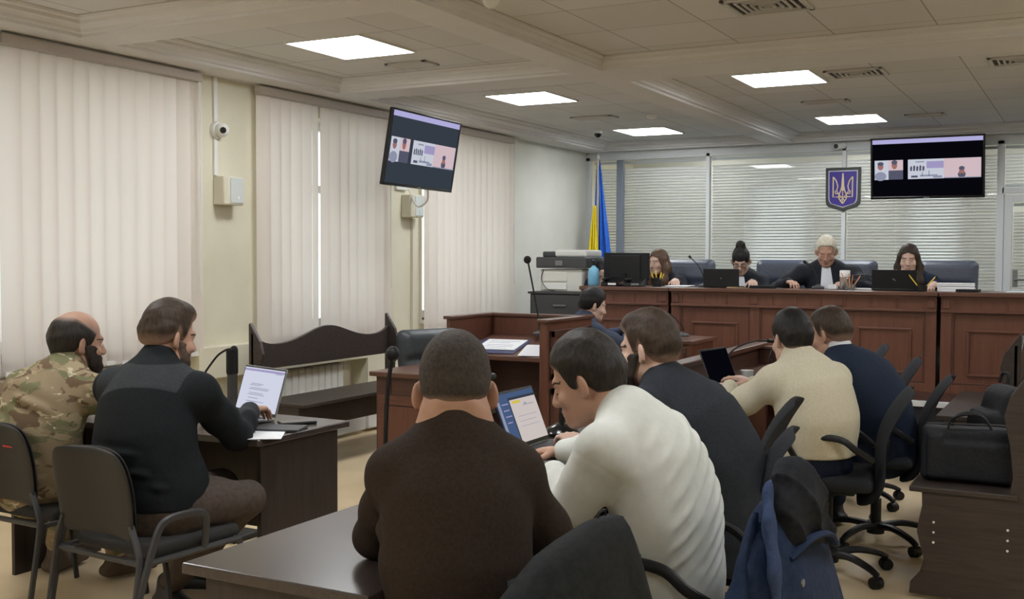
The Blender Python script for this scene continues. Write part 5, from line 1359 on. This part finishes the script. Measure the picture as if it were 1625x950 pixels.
MB().lathe([(.05, 0), (.055, .01), (.055, .13), (.045, .16), (.022, .175), (.02, .19)], n=20).build('bottle', M_bluebottle, t, smooth=True)
MB().lathe([(.048, .006), (.051, .012), (.051, .120), (.04, .135)], n=20).build('gel', M_clearblue, t, smooth=True)
MB().tube([(0, 0, .19), (0, 0, .235), (-.0, -.045, .232)], .011, 10).build('pump', M_black, t, smooth=True)
t.location = (-4.27, 9.62, 1.2465)

# ================================================================ things on the judges' bench
BT = 1.2465
t = thing('monitor', 'large black computer monitor seen from the back on the bench', 'monitor', (-3.93, 9.71, BT), rad(-6))
MB().box(-.28, .20, -.02, .02, .05, .315).build('screen_housing', M_black, t, bevel=.008); MB().box(-.20, .12, -.030, -.02, .07, .29).build('rear_cover', M_black, t, bevel=.008)
MB().tube([(-.04, -.032, .012), (-.04, -.032, .12)], .018, 10).build('stand_post', M_black, t, smooth=True); MB().box(-.12, .12, -.11, .08, 0, .014).build('stand_base', M_black, t, bevel=.005)
for x, lab in ((-4.03, 'black desk phone under the large monitor, the one with grey keys'), (-3.80, 'black box under the large monitor, beside the pencil cup')):
    t = thing('desk_phone', lab, 'phone' if x < -4 else 'box', (x, 9.50, BT))
    MB().prism([(-.07, 0), (.07, 0), (.07, .075), (-.07, .035)], 0, -.085, .085).build('body', M_blackgl, t, bevel=.008)
    MB().box(-.075, -.035, -.075, .065, .052, .078).build('handset', M_black, t, bevel=.012)
    MB().box(-.01, .07, -.071, -.069, .012, .03).build('label_strip', M_white if x < -4 else M_steel, t)
def cup_pencils(loc, lab, n, col, cupmat, tilt=.25, h=.085):
    t = thing('pencil_cup', lab, 'pencil cup', loc)
    MB().lathe([(.036, 0), (.040, .004), (.042, h), (.038, h), (.036, .008)], n=18).build('cup', cupmat, t, smooth=True)
    for k in range(n):
        a = 2 * PI * k / n + .4; r_ = .018
        MB().tube([(r_ * math.cos(a) * .5, r_ * math.sin(a) * .5, .01), (math.cos(a) * (r_ + tilt * .16), math.sin(a) * (r_ + tilt * .16), .112 + .012 * (k % 3)), (math.cos(a) * (r_ + tilt * .175), math.sin(a) * (r_ + tilt * .175), .126 + .012 * (k % 3))], [.0045, .0045, .001], 6).build('pencil', col, t, smooth=True)
cup_pencils((-3.60, 9.56, BT), 'black cup full of yellow pencils beside the large monitor', 7, M_yellow, M_black)
cup_pencils((-1.27, 9.47, BT), 'small black cup with two yellow pencils beside the closed black laptop lid', 2, M_yellow, M_black, .5, .05)
cup_pencils((-1.845, 9.50, BT), 'small pale cup holding orange pens beside the glass jar', 4, principled('pen_orange', (.55, .22, .10), .5)[0], M_clear, .35, .05)
def sheets(name, loc, rz, w_, d_, n, lab, mat=None, th=.002, lines=0, cat='papers'):
    t = thing(name, lab, cat, loc, rz); b = MB(); r = random.Random(int(abs(loc[0]) * 100))
    for k in range(n): q = r.uniform(-.006, .006); b.box(-w_ / 2 + q, w_ / 2 + q, -d_ / 2 - q, d_ / 2 - q, k * th, (k + 1) * th - .0002)
    b.build('sheets', mat or M_paper, t)
    if lines:
        g = MB()
        for k in range(lines): wd = w_ * r.uniform(.25, .40); y = d_ * (.30 - .62 * k / max(lines - 1, 1)) + (0 if k < 2 else -.02); g.box(-wd, wd if k != 1 else wd * .5, y - .003, y + .003, n * th, n * th + .0004)
        g.build('printed_text', M_ink, t)
    return t
sheets('paper_stack', (-3.40, 9.62, BT), .1, .21, .30, 6, 'loose white papers between the pencil cup and the first laptop')
sheets('paper_stack', (-2.86, 9.58, BT), -.2, .10, .16, 4, 'cream notes leaning beside the first laptop', principled('cream_paper', (.65, .50, .30), .7)[0])
sheets('paper_stack', (-2.62, 9.60, BT), .1, .22, .12, 2, 'flat dark folder in front of the judge with the bun', M_black, .012, cat='folder')
def laptop(loc, rz, lab, w_=.33, d_=.22, open_=105, lidm=None, screen=None, bodym=None):
    # user side is -y; the lid hinges at y = 0
    t = thing('laptop', lab, 'laptop', loc, rz); lidm = lidm or M_black; bodym = bodym or M_black; a = rad(open_ - 90)
    b = MB().box(-w_ / 2, w_ / 2, -d_, 0, 0, .014).build('base', bodym, t, bevel=.004)
    k = MB()
    for r_ in range(5):
        for c in range(13): x = -w_ * .43 + c * w_ * .86 / 13; y = -.035 - r_ * .0185; k.box(x + .001, x + w_ * .86 / 13 - .002, y - .0155, y, .014, .0155)
    k.build('keyboard', M_keys, b); MB().box(-.045, .045, -d_ + .012, -d_ + .075, .014, .0146).build('touchpad', M_charc if bodym is M_black else M_steel, b)
    L = MB(); u = V(0, math.sin(a), math.cos(a)); n_ = V(0, -math.cos(a), math.sin(a)); o = V(0, .0, .014)
    L.obox(o + u * d_ * .5 - n_ * .003, V(1, 0, 0), u, n_, w_ / 2, d_ / 2, .003); lid = L.build('lid', lidm, t, bevel=.002)
    bz = MB(); bz.obox(o + u * d_ * .5 + n_ * .0006, V(1, 0, 0), u, n_, w_ / 2 - .003, d_ / 2 - .003, .0004); bz.build('screen_bezel', M_blackgl, lid)
    sc = MB(); mats = []
    for i, it in enumerate(screen or [(S_black, 0, 1, 0, 1)]):
        m, u0, u1, v0, v1 = it
        if m not in mats: mats.append(m)
        sc.cur = mats.index(m); W, Hh = w_ - .016, d_ - .026; e = n_ * (.0014 + .00015 * i); c = o + u * .016
        f = lambda q, v: c + V(-W / 2 + q * W, 0, 0) + u * v * Hh + e
        sc.add([f(u0, v0), f(u1, v0), f(u1, v1), f(u0, v1)], [(0, 1, 2, 3)])
    sc.build('screen', mats, lid)
    return t, lid, (o, u, n_)
def lid_mark(lid, fr, d_, s=.02, mat=None):
    o, u, n_ = fr; m = MB(); c = o + u * d_ * .45 - n_ * .0066
    m.obox(c, unit(V(.8, 0, 0) + u * .5), unit(V(-.5, 0, 0) + u * .8), n_, s * .7, s * .22, .0006); m.build('lid_mark', mat or M_steel, lid)
l, lid, fr = laptop((-2.99, 9.56, BT), rad(178), 'black laptop with its lid towards the room, in front of the judge with the bun', .335, .155, 92); lid_mark(lid, fr, .155, .012)
l, lid, fr = laptop((-1.505, 9.58, BT), rad(178), 'black laptop with its lid towards the room, in front of the dark-haired woman', .36, .160, 96); lid_mark(lid, fr, .175, .02)
t = thing('glass_jar', 'clear glass jar with a white lid in front of the white-haired judge', 'jar', (-1.925, 9.66, BT))
MB().lathe([(.040, 0), (.043, .006), (.043, .105), (.039, .11), (.039, .108), (.040, .008), (.001, .006)], n=22).build('jar', M_clear, t, smooth=True); MB().lathe([(.042, .108), (.044, .112), (.044, .16), (.04, .165), (.001, .165)], n=22).build('lid', M_white, t, smooth=True)
sheets('note_block', (-2.0, 9.55, BT), 0, .07, .07, 12, 'small white note block beside the glass jar', None, .0035, cat='note block')
sheets('paper_stack', (-1.76, 9.60, BT), .3, .12, .08, 8, 'crumpled white papers between the jar and the second laptop')
sheets('paper_stack', (-1.03, 9.66, BT), .05, .28, .2, 9, 'tall pile of white papers at the end of the bench', None, .0075)
sheets('book', (-.93, 9.55, BT), -.05, .17, .14, 1, 'black book lying beside the pile of papers', M_black, .022, cat='book')
sheets('paper_stack', (-.55, 9.70, BT), 0, .2, .2, 2, 'thin white papers on the bench past the black book')
def gooseneck(pts, lab, loc, base=True, r=.005, head=.012, foam=False, mats=None, headlen=.05):
    t = thing('microphone', lab, 'microphone', loc); P = spline(pts, 8)
    MB().tube(P, r, 8).build('gooseneck', M_black, t, smooth=True)
    d = unit(P[-1] - P[-2]); e = P[-1]
    if foam: s = SDF(); s.ell(e + d * head * .7, (head, head, head * 1.05)); soft('foam_head', s, max(head / 7, .003), mottled('foam_%d' % len(MATS), (.012, .010, .010), (.02, .017, .016), 200, .95), t)
    else: MB().tube([e, e + d * headlen], [head, head], 12).build('capsule', M_black, t, smooth=True)
    if base: MB().lathe([(.055, 0), (.055, .012), (.045, .022), (.018, .03), (.014, .04)], (pts[0][0], pts[0][1], pts[0][2]), 22).build('base', M_charc, t, smooth=True)
    return t
gooseneck([(0, 0, 0), (-.01, 0, .10), (-.06, -.01, .20), (-.12, -.03, .265)], 'gooseneck microphone between the monitor woman and the first laptop', (-3.20, 9.72, BT), headlen=.03)
gooseneck([(0, 0, 0), (-.01, 0, .10), (-.05, -.01, .18), (-.10, -.03, .225)], 'gooseneck microphone at the robe sleeve of the white-haired judge', (-2.17, 9.74, BT), headlen=.03)
gooseneck([(0, 0, 0), (-.02, 0, .08), (-.10, -.01, .125), (-.24, -.02, .115)], 'gooseneck microphone arching from the second laptop to the glass jar', (-1.66, 9.74, BT), headlen=.04)
t = thing('wall_outlet', 'round black socket in the end section of the bench front', 'socket', (-3.60, 9.43, 1.0))
MB().lathe([(.038, -.0), (.038, -.012), (.030, -.016), (.001, -.016)], n=20, axis=1).build('cover', M_black, t, smooth=True); MB().lathe([(.012, -.016), (.012, -.02), (.001, -.02)], n=12, axis=1).build('jack', M_charc, t, smooth=True)

# ================================================================ witness stand items
t = sheets('document', (-4.06, 7.40, .8375), .12, .32, .30, 3, 'white printed document lying on the navy folder', None, .002, 5, 'document')
t.rotation_euler[0] = .176
t = thing('folder', 'navy folder under the printed document on the witness stand', 'folder', (-4.06, 7.40, .8325), .12); t.rotation_euler[0] = .176
MB().box(-.21, .19, -.24, .17, 0, .004).build('folder', M_navyfolder, t, bevel=.001)
t = sheets('document', (-3.70, 7.30, .815), .25, .22, .32, 2, 'blank white sheet on the witness stand beside the microphone', None, .0015, 0, 'document'); t.rotation_euler[0] = .176
gooseneck([(0, 0, .02), (-.005, 0, .12), (-.04, -.0, .30), (-.09, -.01, .55), (-.10, -.01, .59)], 'tall microphone with round foam head on the witness stand', (-3.86, 7.66, .885), foam=True, head=.030, r=.007)
gooseneck([(0, 0, .02), (-.0, 0, .1), (-.10, 0, .19), (-.24, -.02, .24)], 'thin gooseneck microphone at the corner of the clerk desk', (-2.95, 8.42, .86), headlen=.04)

# ================================================================ things on the tables
doc = [(S_doc, 0, 1, 0, 1), (S_lilac, 0, 1, .92, .97), (S_text, .78, .95, .90, .915)]
for v0, u0, u1 in ((.62, .25, .55), (.585, .22, .50), (.52, .25, .72), (.485, .22, .70), (.40, .25, .6), (.36, .22, .64), (.28, .25, .5), (.2, .22, .66)): doc.append((S_text, u0, u1, v0, v0 + .014))
laptop((-3.39, 3.83, .7815), rad(-17), 'silver laptop showing a text document, used by the man in the black fleece', .35, .222, 107, M_alubody, doc, M_alubody)
t = thing('phone', 'black phone in a case lying beside the silver laptop', 'phone', (-3.10, 3.78, .7815), rad(-35)); MB().box(-.04, .04, -.08, .08, 0, .011).build('case', M_black, t, bevel=.004); MB().box(-.036, .036, -.075, .075, .011, .0118).build('glass', M_blackgl, t)
t = thing('notebook', 'dark notebook under the phone at the corner of the table', 'notebook', (-3.08, 3.83, .7815), rad(-20)); MB().box(-.10, .10, -.07, .07, -.0, .010).build('cover', M_charc, t, bevel=.003); t.location = (-3.06, 3.62, .7815); t.rotation_euler[2] = rad(20)
sheets('document', (-3.02, 3.47, .7815), .6, .15, .21, 1, 'white sheet at the table edge under the black fleece elbow', None, .0015, 0, 'document')
gooseneck([(0, 0, 0), (.01, 0, .12), (.10, .02, .255), (.16, .03, .30), (.20, .03, .305)], 'gooseneck microphone on the table between the two men at the blinds', (-3.72, 3.80, .7815), foam=True, head=.017)
t = thing('barrier_post', 'slim dark upright post standing behind the silver laptop', 'post', (-4.09, 4.45, 0))
MB().box(-.017, .017, -.025, .025, .03, .98).build('column', M_charc, t, bevel=.005); MB().box(-.022, .022, -.030, .030, .88, 1.025).build('cap', M_black, t, bevel=.012); MB().box(-.11, .11, -.11, .11, 0, .03).build('base', M_black, t, bevel=.006)
t = thing('microphone_stand', 'tall thin floor microphone stand beside the brown sweater man head', 'microphone', (-2.80, 4.02, 0))
MB().tube(spline([(0, 0, .02), (-.0, 0, .5), (.015, 0, .9), (.035, .005, 1.055)], 8), .010, 8).build('pole', M_black, t, smooth=True); MB().lathe([(.14, 0), (.14, .015), (.05, .03), (.015, .06)], n=24).build('base', M_black, t, smooth=True)
s = SDF(); s.ell((.040, .005, 1.085), (.031, .031, .036)); soft('foam_head', s, .005, M_black, t)
web = [(S_dark, 0, 1, 0, 1), (S_blue, 0, 1, .9, 1), (S_blue, .0, .30, 0, .9), (S_text, .02, .08, .1, .86), (S_lilac, .12, .28, .78, .8015), (S_lilac, .12, .26, .66, .68), (S_lilac, .12, .28, .54, .56), (S_lilac, .12, .24, .42, .44), (S_paper, .32, 1, 0, .85), (S_yel, .38, .58, .77, .82), (S_text, .62, .90, .70, .715), (S_text, .66, .72, .72, .75), (S_text, .42, .9, .5, .508), (S_text, .42, .86, .40, .408), (S_text, .42, .9, .30, .308)]
laptop((-1.915, 3.73, .7815), rad(90), 'black laptop showing a web page, in front of the white sweater man', .33, .225, 112, M_black, web)
gooseneck([(0, 0, .02), (.0, 0, .10), (.01, .03, .22), (.03, .10, .34)], 'black desk microphone with shiny round base beyond the web page laptop', (-1.95, 4.08, .7815), base=False, r=.013, head=.016)
MB().lathe([(.070, 0), (.072, .012), (.062, .028), (.035, .042), (.020, .050)], (0, 0, 0), 28).build('base', M_blackgl, bpy.data.objects[-1] if False else [o for o in bpy.data.objects if o.get('label', '').startswith('black desk microphone')][0], smooth=True)
laptop((-1.80, 5.85, .8015), rad(80), 'dark laptop in front of the cream sweater man', .31, .215, 112, M_charc, [(S_black, 0, 1, 0, 1)])
t = thing('paper_cup', 'white paper cup on the reddish desk by the cream sweater man', 'cup', (-1.72, 5.99, .8015))
MB().lathe([(.026, 0), (.036, .085), (.038, .088), (.034, .086), (.025, .004), (.001, .004)], n=24).build('cup', M_white, t, smooth=True)
sheets('document', (-1.62, 5.56, .8015), .4, .16, .21, 3, 'white papers under the hands of the cream sweater man', None, .0015, 0, 'document')
gooseneck([(0, 0, .0), (.02, .05, .10), (.08, .16, .20), (.16, .30, .235), (.20, .40, .23)], 'gooseneck microphone arching over the laptop of the cream sweater man', (-1.90, 5.95, .8015), headlen=.045)
gooseneck([(0, 0, .0), (.0, .02, .10), (.03, .06, .17), (.10, .10, .19)], 'gooseneck microphone farther along the reddish desk', (-1.80, 6.75, .8015), headlen=.045)
# ================================================================ bags on the bench
t = thing('briefcase', 'black nylon briefcase with carry handles standing on the bench', 'bag', (-.50, 5.33, .509), rad(4))
s = SDF(); s.box((0, 0, .125), (.205, .075, .122), r=.03); s.box((.01, -.075, .10), (.175, .022, .088), r=.02, k=.015); s.box((-.14, -.08, .12), (.035, .02, .10), r=.015, k=.01)
soft('body', s, .008, M_bag, t, (0, 0, 0), lambda v, n: .007 * wob(v, 16, 3, 3))
MB().tube(spline([(-.09, -.06, .20), (-.08, -.05, .275), (-.02, -.04, .305), (.05, -.04, .30), (.09, -.05, .25), (.10, -.06, .19)], 6), .009, 8, .6).build('handle', M_bag, t, smooth=True)
MB().tube(spline([(-.08, .05, .22), (-.06, .03, .285), (0, .02, .31), (.06, .02, .29), (.09, .04, .22)], 6), .009, 8, .6).build('handle', M_bag, t, smooth=True)
MB().tube(spline([(.19, .0, .22), (.16, -.03, .262), (0, -.03, .262), (-.18, -.02, .255)], 6), .004, 6).build('zip', M_charc, t, smooth=True)
t = thing('backpack', 'black backpack leaning against the bench backrest behind the briefcase', 'bag', (-.45, 5.80, .509), rad(-60))
s = SDF(); R_ = np.array(Matrix.Rotation(rad(-14), 3, 'X')); s.box(R_ @ V(0, .02, .20), (.16, .085, .20), R_, r=.07); s.box(R_ @ V(0, -.08, .14), (.125, .04, .115), R_, r=.035, k=.02)
soft('body', s, .009, M_bag, t, (0, 0, 0), lambda v, n: .008 * wob(v, 14, 5, 3))
for sx in (-1, 1): MB().tube(spline([(sx * .06, .12, .36), (sx * .10, .17, .30), (sx * .12, .17, .15), (sx * .12, .10, .05)], 6), .018, 8, .4).build('shoulder_strap', M_bag, t, smooth=True)
MB().tube(spline([(-.04, .06, .40), (-.03, .07, .445), (.03, .07, .445), (.04, .06, .40)], 5), .008, 8).build('top_loop', M_bag, t, smooth=True)
# ================================================================ light, camera, view
wd = bpy.data.worlds.new('world'); SC.world = wd; wd.use_nodes = True
bg = wd.node_tree.nodes['Background']; bg.inputs[0].default_value = (1., .975, .96, 1); bg.inputs[1].default_value = 1.6
cam = bpy.data.cameras.new('camera'); co = bpy.data.objects.new('camera', cam); COL.objects.link(co); SC.camera = co
cam.sensor_fit = 'HORIZONTAL'; cam.sensor_width = 36.; cam.lens = 36. * 1735 / 1625; cam.clip_start = .05; cam.clip_end = 200
yaw, pitch, roll = rad(28.2), rad(2.25), rad(.2)
f = V(-math.sin(yaw) * math.cos(pitch), math.cos(yaw) * math.cos(pitch), -math.sin(pitch)); r_ = V(math.cos(yaw), math.sin(yaw), 0); u = np.cross(r_, f)
r2 = r_ * math.cos(roll) + u * math.sin(roll); u2 = np.cross(r2, f)
co.matrix_world = Matrix(((r2[0], u2[0], -f[0], 0), (r2[1], u2[1], -f[1], 0), (r2[2], u2[2], -f[2], 1.52), (0, 0, 0, 1)))
vs_ = SC.view_settings; vs_.view_transform = 'Standard'; vs_.look = 'None'; vs_.gamma = 1.0; vs_.exposure = 0.0; vs_.use_curve_mapping = False
SC.cycles.use_denoising = True
SC.cycles.max_bounces = 12; SC.cycles.diffuse_bounces = 8; SC.cycles.transparent_max_bounces = 16
SC.cycles.sample_clamp_indirect = 6.0
SC.cycles.caustics_reflective = False; SC.cycles.caustics_refractive = False
